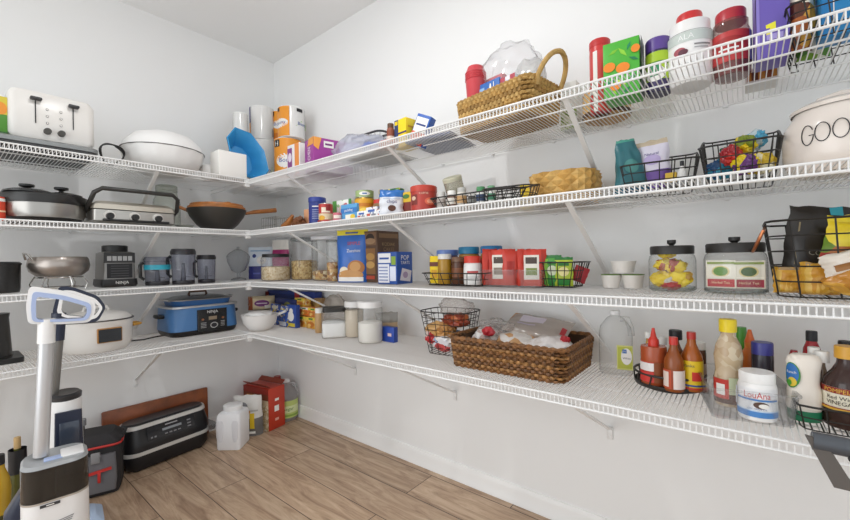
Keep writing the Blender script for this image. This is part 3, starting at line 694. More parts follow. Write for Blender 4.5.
b.dec(flatmap((w * -.16, -.0122, h * .12), (1, 0, 0), (0, 0, 1), w * .44, h * .74), [('t', .5, .86, .36, 'NINJA', m('DDDDDD')), ('r', .36, .5, .64, .66, m('8f7f6a', .3)), ('e', .54, .24, .13, .14, m('c9c9c9', .3, .6)), ('e', .54, .24, .1, .105, m('26272b', .3))] + [('r', .1, .16 + i * .07, .28, .19 + i * .07, m('9a9a9a')) for i in range(4)] + [('r', .76, .16 + i * .07, .9, .19 + i * .07, m('9a9a9a')) for i in range(4)] + [('e', .16, .55, .05, .05, m('8a5a3a')), ('e', .84, .55, .05, .05, m('8a5a3a'))])
b.build('control_panel', rt)
for sx in (-1, 1):
    mk(BLACK).loft([(.018, .04, h * .62, .01), (.022, .045, h * .68, .01), (.02, .04, h * .73, .01)], (sx * (w / 2 + .016), .138, 0)).build('handle', rt)
    mk(m('c4c4c4', .3, .8)).tube([(sx * (w / 2 - .03), .10, h * 1.17), (sx * (w / 2 + .004), .11, h * 1.24), (sx * (w / 2 + .004), .165, h * 1.24), (sx * (w / 2 - .03), .175, h * 1.17)], .005, 8).build('pot_handle', rt)
# white mixing bowl and tub in the corner
P, r = RND(4, 243, 270, .44, False); P = Vector((.47, -.40, ZK[4] + EPS)); r = .105; h = hgt(P + Vector((0, -.05, 0)), 315)
rt = thing('mixing_bowl', 'white pouring bowl with handle and lid in the corner of the lowest shelf', 'bowl', P, facing(P))
mk(m('F1F0EE', .3)).lathe([(0, 0), (r * .5, 0), (r * .6, .006), (r * .9, h * .45), (r, h * .92), (r * 1.03, h), (r * .97, h), (0, h * .8)], seg=36).build('bowl', rt)
blob_bm(mk(m('F4F3F1', .6)), (r * 1.5, r * 1.5, .03), 3, .2, c=(0, 0, h * .86)).build('cloth_cover', rt)
mk(m('F1F0EE', .3)).tube([(r * .95, 0, h * .9), (r * 1.2, 0, h * .98), (r * 1.45, -.01, h * 1.12)], .012, 8, rads=[.018, .012, .014], flat=.6).build('handle', rt)

# ------------------------------------------------------------------ back wall, top shelf
ORG = m('EE9A2B', .4); ORD = m('D97818', .4); YEL = m('F2D21E', .4); GRN = m('3E9B3F', .4); PURP = m('5B4A9C', .4); MAG = m('A03A98', .4)
def towel(label, k, px0, px1, py, d, style, zoff=0, left=False, P=None, r=None):
    if P is None: P, r = RND(k, px0, px1, d, left); P.z += zoff
    h = hgt(P, py) if py else .25
    rt = thing('paper_towel_roll', label, 'paper towels', P, facing(P), 'paper towel rolls in the corner')
    BM_ = m('8A5A28'); b = mk(m('F3F2EF', .85)).lathe([(r * .28, 0), (r * .97, 0), (r, .008), (r, h - .008), (r * .97, h), (r * .28, h)], seg=36); b.build('roll', rt)
    mk(m('B08F62', .8)).lathe([(r * .26, .002), (r * .27, h - .002)], seg=20).build('core', rt)
    q = mk(clear('FCFCFC', .05, 'FFFFFF', .12, .15)).lathe([(r * 1.008, .004), (r * 1.008, h - .004)], seg=36)
    mp = cylmap(r * 1.01, .004, h - .008)
    if style == 'orange':
        q.dec(mp, [('r', .0, 0, 1, 1, ORG), ('r', 0, 0, 1, .22, ORD), ('e', .5, .52, .3, .16, PAPER), ('t', .5, .52, .42, 'Bounty', m('2B4FA0')), ('r', .12, .82, .3, .97, INK), ('t', .21, .89, .1, 'H', PAPER)])
    elif style == 'side':
        q.dec(mp, [('r', 0, 0, .45, 1, ORG), ('e', .18, .45, .24, .16, PAPER), ('t', .2, .45, .32, 'Bounty', m('2B4FA0')), ('p', [(.6, .35), (.95, .3), (.95, .5), (.75, .55)], m('8BBF2E')), ('t', .8, .43, .3, 'Bounty', m('2B4FA0')), ('r', .62, .84, .78, .95, INK), ('r', .1, .85, .18, .97, INK)])
    elif style == 'band':
        q.dec(mp, [('p', [(.35, .3), (.75, .28), (.78, .48), (.4, .52)], m('9CC23A')), ('t', .56, .4, .34, 'Bounty', m('2B5FA8'))])
    elif style == 'edge':
        q.dec(mp, [('r', .0, .0, .14, 1, m('35357A')), ('r', .0, .0, .14, .5, ORG), ('r', .8, .1, .9, .35, m('9a9a9a'))])
    q.build('wrapper', rt); return P, r, h
Pb, rb, hb_ = towel('lower white paper towel roll with a green and blue wrapper mark behind the blue bowl', 1, 251, 275, 142, .20, 'band')
towel('upper white paper towel roll with a dark blue wrapper edge behind the blue bowl', 1, 0, 0, 109, .20, 'edge', P=Pb + Vector((0, 0, hb_ + .003)), r=rb)
Pf, rf, hf_ = towel('lower orange wrapped paper towel roll behind the purple bag box', 1, 275, 302, 141, .16, 'orange')
towel('upper paper towel roll with orange left half and white right half', 1, 0, 0, 110, .16, 'side', P=Pf + Vector((.03, .012, hf_ + .003)), r=rf)
Pg = Vector((Pb.x + .045, -.075, Pb.z)); 
towel('plain paper towel roll standing alone behind the blue bowl near the left wall', 1, 234, 249, 114, .20, 'plain', left=True)
Pg = Vector((.21, -.078, ZK[1] + EPS))
towel('paper towel roll hidden low in the corner under the rear orange roll', 1, 0, 0, 143, 0, 'plain', P=Pg, r=.068)
towel('rear orange wrapped paper towel roll seen between the two tall stacks', 1, 0, 0, 114, 0, 'orange', P=Pg + Vector((0, 0, hgt(Pg, 143) + .003)), r=.068)
# bag boxes
P, w = BOX(1, 288, 300, .33)
carton('foil_box', 'narrow white and orange box end beside the purple bag box', 'box', P, w, .05, hgt(P, 144), m('ECE9E6'), F=[('r', .0, .3, .38, .9, m('8C4A86')), ('r', .6, 0, .95, 1, m('E8924A')), ('e', .2, .62, .15, .14, m('E6D8E6'))])
P, w = BOX(1, 303, 316, .36); h = hgt(P, 139)
carton('trash_bag_box', 'purple KITCHEN bag box with orange corner on the top shelf', 'box', P, w, .235, h, m('9E3C94', .35), rz=-.22, F=[('t', .5, .42, .62, 'KITCHEN', PAPER, 1, .3), ('p', [(.3, .78), (1, .78), (1, 1), (.5, 1)], m('E8A04A'))], R=[('p', [(0, .72), (.12, .62), (.2, 1), (0, 1)], m('F0A24A')), ('r', .25, .72, .5, .92, PAPER), ('r', 0.285, 0.790, 0.465, 0.850, m('7a2f7a')), ('t', .52, .32, .62, 'KITCHEN', PAPER), ('r', .12, .1, .92, .2, m('B65AAC'))])
# bag of plastic things
P = col(362, 1, -.27, ZK[1] + EPS); h = hgt(P, 136)
blob('plastic_bag', 'clear plastic bag of blue and white packets beside the purple box', 'bag', P, (.33, .24, h * 1.0), clear('F8F9FD', .36, 'EDEFFA', .1, .2), 3, .16, 1.8)
for i, (px, d, s, c, l) in enumerate(((372, .28, (.11, .1, .09), '3D6FD0', 'bright blue packet inside the clear bag'), (352, .25, (.12, .1, .10), 'CFCBD8', 'pale packet inside the clear bag'))):
    Q = col(px, 1, -d, ZK[1] + EPS + .01); blob('packet', l + ' on the top shelf', 'packet', Q, (s[0], s[1], hgt(Q, 141) * .9), m(c, .3), i + 2, .2)
P = col(360, 1, -.10, ZK[1] + EPS)
rt = thing('wire_tray', 'dark rimmed wire tray behind the clear bag', 'tray', P + Vector((.05, .035, 0)), 0)
h = hgt(P, 137); pts = [Vector((p.x, p.y, h)) for p in resample(rrect(.26, .09, .04), 40)]
mk(m('3D3C3E', .4)).tube(pts, .006, 6, True).build('rim', rt)
b = mk(m('8c8c8e', .4))
for i in range(0, 40, 2): b.tube([pts[i], (pts[i].x * .85, pts[i].y * .85, .003)], .0018, 4)
b.build('wire_mesh', rt)
# small packages
P, r = RND(1, 387, 395, .36); can('spice_bottle', 'small brown spice bottle beside the yellow box', 'bottle', (P, r), hgt(P, 124), m('8A4A35'), 'jar', lid=(m('5b3a25'), .02, .8), band=(.15, .6, m('D9C9BD')))
P, w = BOX(1, 394, 407, .36); h = hgt(P, 119)
carton('food_box', 'yellow box with dark lettering, left of the tilted blue box', 'box', P, w, .075, h, YEL, F=[('r', 0, .0, .34, 1, m('35456E')), ('r', 0.260, 0.470, 1.060, 0.530, m('3a3a6a')), ('r', .05, .82, .3, .95, YEL)], R=[('r', .1, .1, .9, .4, m('7BA23A')), ('r', 0.150, 0.670, 0.850, 0.730, m('D89B1E'))], rz=math.radians(-8))
P, w = BOX(1, 409, 420, .35); h = hgt(P, 120)
carton('candy_box', 'blue and white box with red band leaning right of the yellow box', 'box', P, .07, .045, .13, m('2F5FB3'), F=[('r', 0, 0, 1, .42, m('D8563A')), ('r', .05, .42, .9, .9, PAPER), ('r', 0.130, 0.630, 0.830, 0.690, m('2a3f80'))], rz=.2, tilt=(0, math.radians(24)))
P = col(397, 1, -.39, ZK[1] + EPS); blob('candy_packet', 'orange red packet lying in front of the yellow box', 'packet', P + Vector((-.045, -.012, 0)), (.10, .06, .03), m('CC5A3C', .35), 5, .2)
carton('flat_packet', 'flat dark blue packet lying on the top shelf left of the woven basket', 'packet', Vector((1.78, -.26, ZK[1] + EPS)), .22, .24, .012, m('52658F', .4), T=[('r', .1, .1, .9, .4, PAPER), ('r', .1, .5, .6, .9, m('C9D2E6'))], rz=.1, center=True)
carton('magazine', 'flat grey packet lying in the middle of the top shelf', 'packet', Vector((1.42, -.26, ZK[1] + EPS)), .24, .26, .01, m('8E9096', .4), rz=-.05, center=True)
# seagrass basket
SG = [m('B08A4C', .7, var=.25, vscale=40), m('BE9A5C', .7, var=.25, vscale=40), m('9C7840', .7, var=.25, vscale=40)]
BA = -.17; ca, sa = math.cos(BA), math.sin(BA)
def wk(u, v, z=0): return Vector((1.902 + ca * u - sa * v, -.335 + sa * u + ca * v, ZK[1] + EPS + z))
Pw = wk(.178, .11); hB = hgt(wk(0, 0), 105)
rt = wicker('tan seagrass basket with a rope loop handle on the top shelf', Pw, .35, .22, hB, 8, .021, SG, rz=BA, flare=1.03, name='wicker_basket', cr=.03)
mk(SG[1]).tube([(.178, -.07, hB - .03)] + [(.185 + .045 * math.sin(a), -.075 * math.cos(a), hB + .0 + .085 * math.sin(a)) for a in [i * PI / 16 for i in range(17)]] + [(.178, .07, hB - .03)], .009, 7).build('loop_handle', rt)
mk(SG[1]).tube([(-.176, -.05, hB - .02)] + [(-.18 - .004 * math.sin(a), -.06 * math.cos(a), hB + .010 * math.sin(a)) for a in [i * PI / 8 for i in range(9)]] + [(-.176, .05, hB - .02)], .007, 7).build('loop_handle', rt)
Q = wk(.055, .07, .006); hh = hgt(Q, 68)
rt = thing('cup_stack', 'stack of red plastic cups standing in the tan basket', 'cups', Q, 0)
mk(m('C9434B', .3)).lathe([(0, 0), (.034, 0), (.036, hh * .5), (.041, hh * .8)] + [q for i in range(4) for q in ((.043, hh * (.8 + i * .035)), (.040, hh * (.815 + i * .035)))] + [(.032, hh), (0, hh)], seg=28).build('cup', rt)
for (u, v, wd, dd, py, c, l, D) in ((.125, .055, .12, .03, 82, '2C68B4', 'blue cutlery box standing in the tan basket', [('r', .62, .5, .65, .9, PAPER), ('e', .64, .86, .04, .08, PAPER), ('r', .76, .5, .79, .95, PAPER), ('r', .08, .5, .4, .9, m('8FB6E0'))]), (.115, .10, .1, .03, 77, 'C4424A', 'red and white package behind the blue box in the tan basket', [('r', .3, .3, .9, .8, PAPER)]), (.215, .06, .075, .03, 76, 'E4E2EA', 'white package with red corners in the tan basket', [('r', 0, .7, .4, 1, m('B84A58')), ('r', .7, .7, 1, 1, m('B84A58')), ('r', .3, .6, .7, .9, m('6C8CC0'))]), (.275, .07, .06, .03, 75, '7FB49A', 'green packet in the tan basket', [('r', .2, .4, .8, .9, PAPER)])):
    Q = wk(u, v, .006); carton('paper_goods_box', l, 'box', Q, wd, dd, hgt(Q, py), m(c), F=D, rz=BA)
Q = wk(.18, .13, .006 + hB * .75); blob('plastic_bag', 'crumpled clear plastic bag rising out of the tan basket', 'bag', Q, (.25, .13, hgt(Q, 46)), clear('FCFCFD', .2, 'FFFFFF', .12, .12), 11, .2, 1.9)
Q = wk(.27, .13, .006 + hB * .6); blob('bread_bag', 'translucent white bag at the right end of the tan basket', 'bag', Q, (.12, .10, hgt(Q, 60)), clear('F8F8F8', .4, 'FBFAF8', .15, .12), 14, .2, 1.8)
Q = wk(.32, .05, .006); carton('wipes_packet', 'teal packet tilted at the right end of the tan basket', 'packet', Q, .06, .02, hB * 1.04, m('5AA7BE', .35), rz=.8, F=[('r', .2, .7, .8, .95, PAPER)])
# behind: leafy print bag
P, w = BOX(1, 561, 577, .10); h = hgt(P, 82)
carton('napkin_pack', 'white napkin pack with green leaf print behind the basket handle', 'napkins', P, w, .06, h, m('E6E8E2', .6), F=[('r', 0, 0, 1, .42, spots(['8FA862', 'DDE4CF', 'B5C592', '6F8C48'], 60, .6))])
# round tan container
P, r = RND(1, 583, 631, .115); h = hgt(P, 74)
P2 = P
can('pancake_mix_tub', 'round tan tub with brown label and dark base', 'tub', (P, r), hgt(P, 92), m('C69A5E', .5), 'wide', band=(.1, .8, m('D2AE74', .5)), dec=[('r', .35, .45, .75, .75, m('7A3F2A')), ('r', .0, -.1, 1, .12, m('4F3524'))])
P, r = RND(1, 590, 612, .19); 
can('seasoning_can', 'tall red and white container left of the green orange print carton', 'can', (P, r * .95), hgt(P, 42), m('CF3A38', .35), 'can', lid=(m('C22E2E'), .02, 1.02), band=(.0, .9, m('D24A46', .35)), dec=[('r', .28, .0, .42, 1, PAPER), ('r', .0, .3, .28, .36, PAPER)])
P, w = BOX(1, 604, 640, .30); h = hgt(P, 40)
leaf = []
for (u, v, s, rot, c) in ((.3, .82, .16, .5, '7CBF2E'), (.55, .78, .2, 2.2, '8FCF3A'), (.72, .86, .14, 1.2, '1E8A5A'), (.85, .62, .16, 2.6, '1E7A4E'), (.2, .3, .16, .3, '1E8A5A'), (.48, .26, .2, 2.5, 'C9E25A'), (.8, .3, .16, .9, '2E9A6A'), (.3, .12, .14, 2.2, '8FCF3A'), (.65, .1, .16, .7, '1E7A4E'), (.12, .55, .1, 1.5, '9AD24A')):
    leaf.append(('p', [(u + s * math.cos(rot), v + .55 * s * math.sin(rot)), (u - .3 * s * math.sin(rot), v + .17 * s * math.cos(rot)), (u - s * math.cos(rot), v - .55 * s * math.sin(rot)), (u + .3 * s * math.sin(rot), v - .17 * s * math.cos(rot))], m(c)))
carton('juice_carton', 'green carton printed with oranges and leaves on the top shelf', 'carton', P, w, .085, h, m('4FB23A', .35), F=leaf + [('e', .18, .56, .17, .085, m('EE8A26')), ('e', .55, .5, .19, .09, m('EE8A26')), ('e', .9, .78, .12, .07, m('EE8A26')), ('e', .35, .2, .15, .07, m('EE8A26'))], R=[('r', 0, 0, 1, 1, m('44504E')), ('r', .2, .3, .8, .7, m('9AA39F'))], rz=math.radians(4))
# jars of supplements
P, r = RND(1, 646, 672, .24); h = hgt(P, 41)
can('powder_jar', 'dark jar with purple lid and green label on the top shelf', 'jar', (P, r), h, m('3A3552', .35), 'wide', lid=(m('5C4490', .4), .035, 1.0), band=(.04, .92, m('A9C92E', .4)), dec=[('r', 0, 0, 1, .26, m('3A2E5C')), ('r', .0, .66, 1, .74, m('5E8C28')), ('e', .42, .42, .26, .2, PAPER), ('r', .3, .45, .52, .66, m('2E8A5A')), ('r', .3, .36, .5, .43, m('2E8A5A')), ('e', .85, .3, .1, .1, m('C85A3A'))])
P, r = RND(1, 668, 714, .235); h = hgt(P, 16)
can('protein_tub', 'large white supplement tub with red lid', 'tub', (P, r), h, m('EFEEEC', .35), 'tub', lid=(m('CC2F30', .35), .032, .58), band=(.2, .8, m('F1F0EE', .4)), dec=[('r', 0, .72, 1, .98, m('C9D2CC')), ('r', 0, .99, 1, 1.0, m('6B7A74')), ('t', .45, .85, .22, 'ALA', m('F4F6F4')), ('e', .36, .5, .09, .1, m('A8505A')), ('e', .41, .46, .07, .08, m('5E2A3A')), ('r', .56, .58, .8, .62, m('8a8a8a')), ('r', .56, .5, .76, .53, m('aaaaaa')), ('r', .2, .12, .7, .15, m('BFC3C2'))])
P, r = RND(1, 712, 752, .23); h = hgt(P, 13)
rt = can('gummy_jar', 'clear jar of red gummies with red lid and red label', 'jar', (P, r), h, clear('EADCD8', .25, 'C9A09A', .06, .25), 'tub', lid=(m('B7303A', .35), .032, .8), band=(.22, .76, m('C03A3A', .4)), dec=[('r', .84, 0, 1, 1, m('9C9ACB')), ('e', .45, .62, .3, .2, m('A62828')), ('r', 0.300, 0.590, 0.600, 0.650, m('E9A08A')), ('r', .3, .38, .62, .44, PAPER), ('r', .3, .2, .5, .3, m('8E2020'))])
mk(m('8A2A30', .3)).lathe([(0, .004), (r * .86, .004), (r * .92, .03), (r * .92, h * .55), (0, h * .56)], seg=24).build('gummies', rt)
P, w = BOX(1, 757, 791, .315); h = hgt(P, -35)
carton('purple_carton', 'tall purple carton with a yellow arrow on the top shelf', 'carton', P, w, .09, h, m('6A58B0', .4), F=[('p', [(.28, .36), (.58, .38), (.58, .27), (.52, .30), (.38, .235), (.28, .25), (.42, .32), (.29, .32)], m('EFE63A')), ('r', 0, 0, .1, 1, m('8A7CC8')), ('r', 0.300, 0.190, 0.800, 0.250, m('A79AD8'))], L=[('r', 0, 0, 1, 1, m('8070BE'))], rz=math.radians(3))
P = col(765, 1, -.13, ZK[1] + EPS)
carton('bar_box', 'low white box with orange and brown stripe behind the purple carton', 'box', BOX(1, 745, 779, .14)[0], BOX(1, 745, 779, .14)[1], .08, .045, m('EDEAE4'), F=[('r', .08, .2, .95, .75, m('C98A3A')), ('r', .2, .2, .4, .75, m('6A3A22')), ('r', .6, .2, .8, .75, m('8A4A2A'))])
# wire basket with packets at the right
Pb = Vector((3.07, -.25, ZK[1] + EPS))
wire_basket('black wire basket of bags at the right end of the top shelf', Pb, .36, .24, .09, flare=.9, n=30, rings=4)
def in_bag(label, x, y, w, h, mat, bands=(), dec=(), seed=0, rz=0, k=1, z=.008, d=.05, name='snack_bag', cat='bag', tilt=None, group=None):
    return pouch(name, label, cat, Vector((x, y, ZK[k] + EPS + z)), w, h, d, mat, dec, bands, group, rz, tilt, .008, seed, gusset=False)
in_bag('amber and brown snack bag in the top right wire basket', col(800, 1, -.28, 1.62).x, -.28, .055, .24, spots(['8A4A1E', 'D9A03A', '5A2A1A', 'B5642A', 'F0E6D2'], 28, .3), seed=1, rz=.5)
in_bag('green and white snack bag in the top right wire basket', col(812, 1, -.21, 1.62).x, -.205, .07, .26, spots(['4E8A32', 'D9DCCF', '7AA83A', '2E5A2A'], 24, .3), seed=2, rz=.2)
carton('cracker_box', 'blue box with white stripe in the top right wire basket', 'box', BOX(1, 822, 862, .33)[0] + Vector((0, 0, .008)), BOX(1, 822, 862, .33)[1], .07, .27, m('1F86C4', .35), F=[('r', .0, .0, .28, 1, m('1A7ABA')), ('r', .30, .0, .33, 1, PAPER), ('r', .06, .42, .2, .66, PAPER)] + [('r', .07 + i * .022, .44, .08 + i * .022, .64, INK) for i in range(5)] + [('r', .45, .55, .95, .62, PAPER)], rz=.05)

# ------------------------------------------------------------------ back wall, second shelf
# rack and dried pods in the corner
P = col(276, 1, -.22, ZK[2] + EPS)
rt = thing('wire_rack', 'small chrome wire rack in the corner beside the wok handle', 'rack', P, 0)
b = mk(CHROME); h = hgt(P, 218)
for i in range(9): b.tube([(-.09 + i * .0225, -.05, .003), (-.09 + i * .0225, -.05, h), (-.09 + i * .0225, .05, h), (-.09 + i * .0225, .05, .003)], .002, 5)
for zz in (.003, h * .5, h):
    for yy in (-.05, .05): b.tube([(-.09, yy, zz), (.09, yy, zz)], .002, 5)
b.build('wire_mesh', rt)
for i, (px0, px1, py, d, l) in enumerate(((284, 293, 216, .38, 'curved brown wooden scoop beside the wire rack'), (294, 304, 217, .36, 'brown crinkled packet left of the peach box'))):
    P = col((px0 + px1) / 2, 1, -d, ZK[2] + EPS)
    if i == 0: tag(put(mk(WOOD).tube([(-.05, 0, .012), (-.02, 0, .02), (.02, 0, .05), (.045, 0, hgt(P, 216))], .014, 8, rads=[.02, .022, .015, .008]).build('wooden_scoop'), P), l, 'scoop')
    else: blob('packet', l, 'packet', P, (.09, .06, hgt(P, py)), m('7A4A2A', .5, var=.3, vscale=30), 6, .4)
def rcan(name, label, cat, px0, px1, py, d, mat, k=2, zoff=0, **kw):
    P, r = RND(k, px0, px1, d); P.z += zoff; return can(name, label, cat, (P, r), hgt(P, py), mat, **kw)
def rbox(name, label, cat, px0, px1, py, d, dep, mat, k=2, zoff=0, **kw):
    P, w = BOX(k, px0, px1, d); P.z += zoff; return carton(name, label, cat, P, w, dep, hgt(P, py), mat, **kw)
rbox('peach_box', 'peach coloured box left of the tall blue canister', 'box', 304, 312, 209, .33, .06, m('E3A880'))
rcan('drink_mix_canister', 'tall navy blue canister with white writing on the second shelf', 'canister', 309, 326, 198, .40, m('26357F', .35), lid=(m('2E3F90', .35), .02, 1.05), dec=[('r', .3, .74, .7, .78, PAPER)] + [('r', .3, .6 - i * .09, .7, .62 - i * .09, m('B8C0E0')) for i in range(5)] + [('e', .62, .12, .12, .05, m('C9523A'))])
rcan('tomato_can', 'red and white soup tin beside the tall blue canister', 'can', 319, 333, 204, .44, m('B8B4AE', .3, .8), band=(.04, .96, m('B83A35', .35)), dec=[('r', 0, .1, 1, .45, m('D9C8A8')), ('r', .3, .5, .7, .8, m('E6D9C4')), ('e', .3, .2, .16, .14, m('D9A32A')), ('r', .5, .6, .7, .95, m('8E2626'))])
rcan('small_can', 'low pink and white tin right of the red and white soup tin', 'can', 333, 342, 213, .44, m('C76A78', .4), dec=[('r', .2, .3, .8, .7, m('E9D9CE'))])
rbox('pudding_box', 'white and green box with a plant print on the second shelf', 'box', 333, 352, 200, .38, .05, spots(['E9ECE6', 'E9ECE6', '9ABF8A', 'E2C9C0', 'F0F0EA'], 50, .5), F=[('r', 0, .0, .22, 1, m('5A9A4A')), ('e', .55, .6, .22, .2, m('E2C9C0')), ('r', .85, .5, 1, 1, m('4A8A4A')), ('e', .7, .75, .1, .1, m('C85A6A'))])
rbox('blue_packet', 'light blue and white packet in front of the green and white box', 'packet', 341, 357, 204, .43, .035, m('5AA0D2', .35), F=[('r', 0, .45, 1, .75, m('3A7ABF')), ('t', .5, .6, .5, 'pudding', PAPER), ('r', .3, .0, .8, .35, m('F0EDE0')), ('e', .75, .2, .15, .15, m('E6C84A'))])
P, r = RND(2, 355, 375, .37); hh = hgt(P, 199)
can('pineapple_can', 'yellow tin under the tin with the green label', 'can', (P, r), hh, m('C9A24A', .3, .6), band=(.05, .93, m('E3A526', .35)), dec=[('r', 0, .62, 1, .8, m('C67A1E')), ('e', .5, .35, .2, .2, m('F2D25A'))])
P.z += hh + .002
can('green_label_can', 'small tin with green and white label stacked on the yellow tin', 'can', (P, r * .9), hgt(P, 191), m('B9B7B0', .3, .8), band=(.08, .92, m('9DB37A', .4)), dec=[('e', .5, .5, .2, .3, PAPER), ('r', .42, .4, .58, .6, m('3A6AA8'))])
for i, (a, b_, py, l) in enumerate(((357, 366, 211, 'left'), (366, 377, 207, 'middle'), (377, 388, 209, 'right'))):
    rbox('yogurt_drink_pack', 'white packet with blue and red print, %s of three in a row' % l, 'packet', a, b_, py, .45, .05, spots(['EFEFEE', 'EFEFEE', 'E2E2E6', '8A94B0', 'EFEFEE', 'C98A7A'], 80, .5), F=[('r', .2, .5, .8, .75, m('4A6AB0')), ('r', .1, .08, .4, .35, m('C85A4A')), ('r', .5, .1, .9, .3, m('8A8A92'))], group='white packets on the second shelf')
rcan('vanilla_bottle', 'small dark bottle with yellow cap behind the white packets', 'bottle', 377, 386, 190, .30, m('3A2A1E', .3), prof='bottle', lid=(m('E3C13A'), .018, .5), band=(.1, .5, YEL))
rcan('red_lid_jar', 'jar with red lid behind the white packets', 'jar', 373, 388, 200, .36, m('8A6A4A', .3), prof='jar', lid=(RED, .015, .9))
P = col(392, 1, -.43, ZK[2] + EPS)
pouch('chocolate_chip_bag', 'blue and white bag of chocolate pieces left of the red tin', 'bag', P, .105, hgt(P, 190), .05, m('D9DCE2', .3), [('e', .5, .25, .16, .12, m('5A3424')), ('t', .5, .5, .4, 'chips', m('5a5f8a')), ('r', .15, .62, .85, .66, m('B9C4D9'))], [(.68, 1.01, m('2F6FB8', .3))], seed=4, gusset=True)
rbox('noodle_box', 'yellow and green box behind the blue and white bag', 'box', 381, 399, 189, .33, .04, spots(['D9C23A', '7A9A3A', 'E6D25A', '3A6A4A'], 50, .5), F=[('r', .0, 0, .3, 1, m('3A7A4A'))])
rbox('rice_box', 'yellow and dark red box tucked against the red tin', 'box', 401, 412, 192, .40, .05, m('D9B42E'), F=[('r', 0, .15, 1, .55, m('7A3028')), ('e', .5, .8, .3, .1, m('4A7A3A'))])
rcan('coffee_tin', 'large red coffee tin with a red lid on the second shelf', 'tin', 411, 437, 187, .41, m('B23A2E', .35), prof='can', lid=(m('C0402F', .35), .02, 1.03), dec=[('r', .12, .3, .34, .8, m('7A2A22')), ('e', .23, .62, .07, .1, m('D9B8A0')), ('e', .66, .45, .14, .18, m('E0694A')), ('e', .66, .45, .09, .1, m('F0A080')), ('t', .5, .84, .22, 'COFFEE', m('E9C9B0'))])
# wire basket of spice jars
P = Vector((2.03, -.385, ZK[2] + EPS))
wire_basket('black wire basket of small jars right of the red tin', P, .36, .13, .055, hf=.04, n=26, rings=2, floor_n=10)
for i, (px0, px1, py, d, bc, lc, l) in enumerate(((437, 446, 192, .41, 'D8D5D0', 'C9C7C2', 'small clear jar, first from the red tin in the wire basket'), (447, 457, 191, .41, '7A5A4A', 'E9E7E2', 'brown spice jar with white lid, second from the red tin'), (457, 467, 188, .40, 'D9D5CC', 'BDBBB6', 'pale jar with silver lid, third from the red tin'), (468, 476, 192, .42, '4A4644', 'D9D7D2', 'dark jar with pale lid in the middle of the wire basket'), (476, 486, 187, .40, 'E6E7E4', '4A8A5A', 'white jar with green lid in the wire basket'), (487, 496, 186, .40, 'EFEFEA', '6FA07A', 'white jar with pale green lid, rightmost in the wire basket'))):
    P, r = RND(2, px0, px1, d); P.z += .006; can('spice_jar', l, 'jar', (P, r * .95), hgt(P, py), m(bc, .3), 'jar', lid=(m(lc, .35), .014, .9), band=(.2, .7, m(['B9AFA8', 'E9E4DA', 'C9A070', '8A8A86', '3A4A6A', '4A8A6A'][i])), seg=18)
P, r = RND(2, 447, 468, .33); P.z += .05
can('glass_cup', 'tilted clear jar lying on top of the small jars', 'jar', (P, r * .9), .09, clear('E6E4DA', .3, 'CFCBB8', .06, .3), 'wide', lid=(m('C9C6AE', .4), .01, 1.02), tilt=(math.radians(20), math.radians(-14)))
P = Vector((2.165, -.37, ZK[2] + EPS))
wire_basket('empty black wire basket left of the woven bread basket', P, .17, .15, .065, hf=.045, flare=.8, n=16, rings=2, rz=.15)
# plaited basket
P, w = BOX(2, 524, 590, .27); hP = hgt(P, 172); w *= .96
rt = thing('plaited_basket', 'honey coloured plaited basket on the second shelf', 'basket', P + Vector((.0, .1, 0)), .1)
PL = [m('C99D55', .55, var=.18, vscale=30), m('D8B069', .55, var=.18, vscale=30)]
B = mk(PL[0]); NP, NR = 16, 3
per = resample(rrect(w, .2, .07, 8), NP * 4)
def bp(i, t):
    p = per[int(round(i * 4)) % (NP * 4)]; s_ = .9 + .12 * math.sin(t * 2.2); return Vector((p.x * s_, p.y * s_, .004 + hP * t))
for j in range(NR * 2 + 1):
    for i in range(NP):
        ii = i + (.5 if j % 2 else 0); t = j / (NR * 2); q = [(ii - .5, t), (ii, t - .5 / NR), (ii + .5, t), (ii, t + .5 / NR)]
        q = [(a, min(1.0, max(0, z))) for a, z in q]; cpt = bp(ii, t); nr = Vector((cpt.x, cpt.y * 2.5, 0)).normalized()
        B.use(PL[(i + j) % 2] if j % 2 else PL[i % 2]); out = B.v(cpt + nr * .011); vs = [B.v(bp(a, z)) for a, z in q]
        for e in range(4): B.f([vs[e], vs[(e + 1) % 4], out])
B.build('weave', rt)
mk(m('9A7136', .6)).loft([(w * .42, .08, .003, .06), (w * .49, .096, hP * .5, .07), (w * .485, .094, hP * .97, .07)], cn=6, cap=(True, False)).build('lining', rt)
rbox('tea_box', 'small yellow packet behind the left end of the plaited basket', 'packet', 520, 530, 185, .20, .04, YEL)
# pouches
P = col(633, 1, -.25, ZK[2] + EPS)
pouch('snack_pouch', 'dark teal pouch standing left of the purple and white pouch', 'pouch', P, .115, hgt(P, 139), .06, m('2F6A72', .35), [('r', .0, .0, 1, .12, m('1E5A78')), ('e', .45, .5, .25, .12, m('4A8A86'))], [(.93, 1.01, m('4E9A8A', .35))], seed=5, rz=.6, tilt=(0, -.12), taper=.5)
wire_basket('black wire basket of pouches left of the candy basket', Vector((2.60, -.24, ZK[2] + EPS)), .20, .2, .125, hf=.075, n=20, rings=3, rz=.12)
P = col(656, 1, -.22, ZK[2] + EPS + .008)
pouch('grain_pouch', 'purple and white pouch standing in the black wire basket', 'pouch', P, .095, hgt(P, 140), .05, m('D9D4E2', .35), [('e', .5, .6, .25, .1, m('B8A8D2')), ('t', .5, .72, .4, 'Natural', m('5a4a8a'))], [(0, .42, m('6A4A96', .35)), (.92, 1.01, m('C9B8A0', .4))], seed=7, rz=.1, tilt=(0, -.08))
P, r = RND(2, 676, 689, .26); P.z += .006
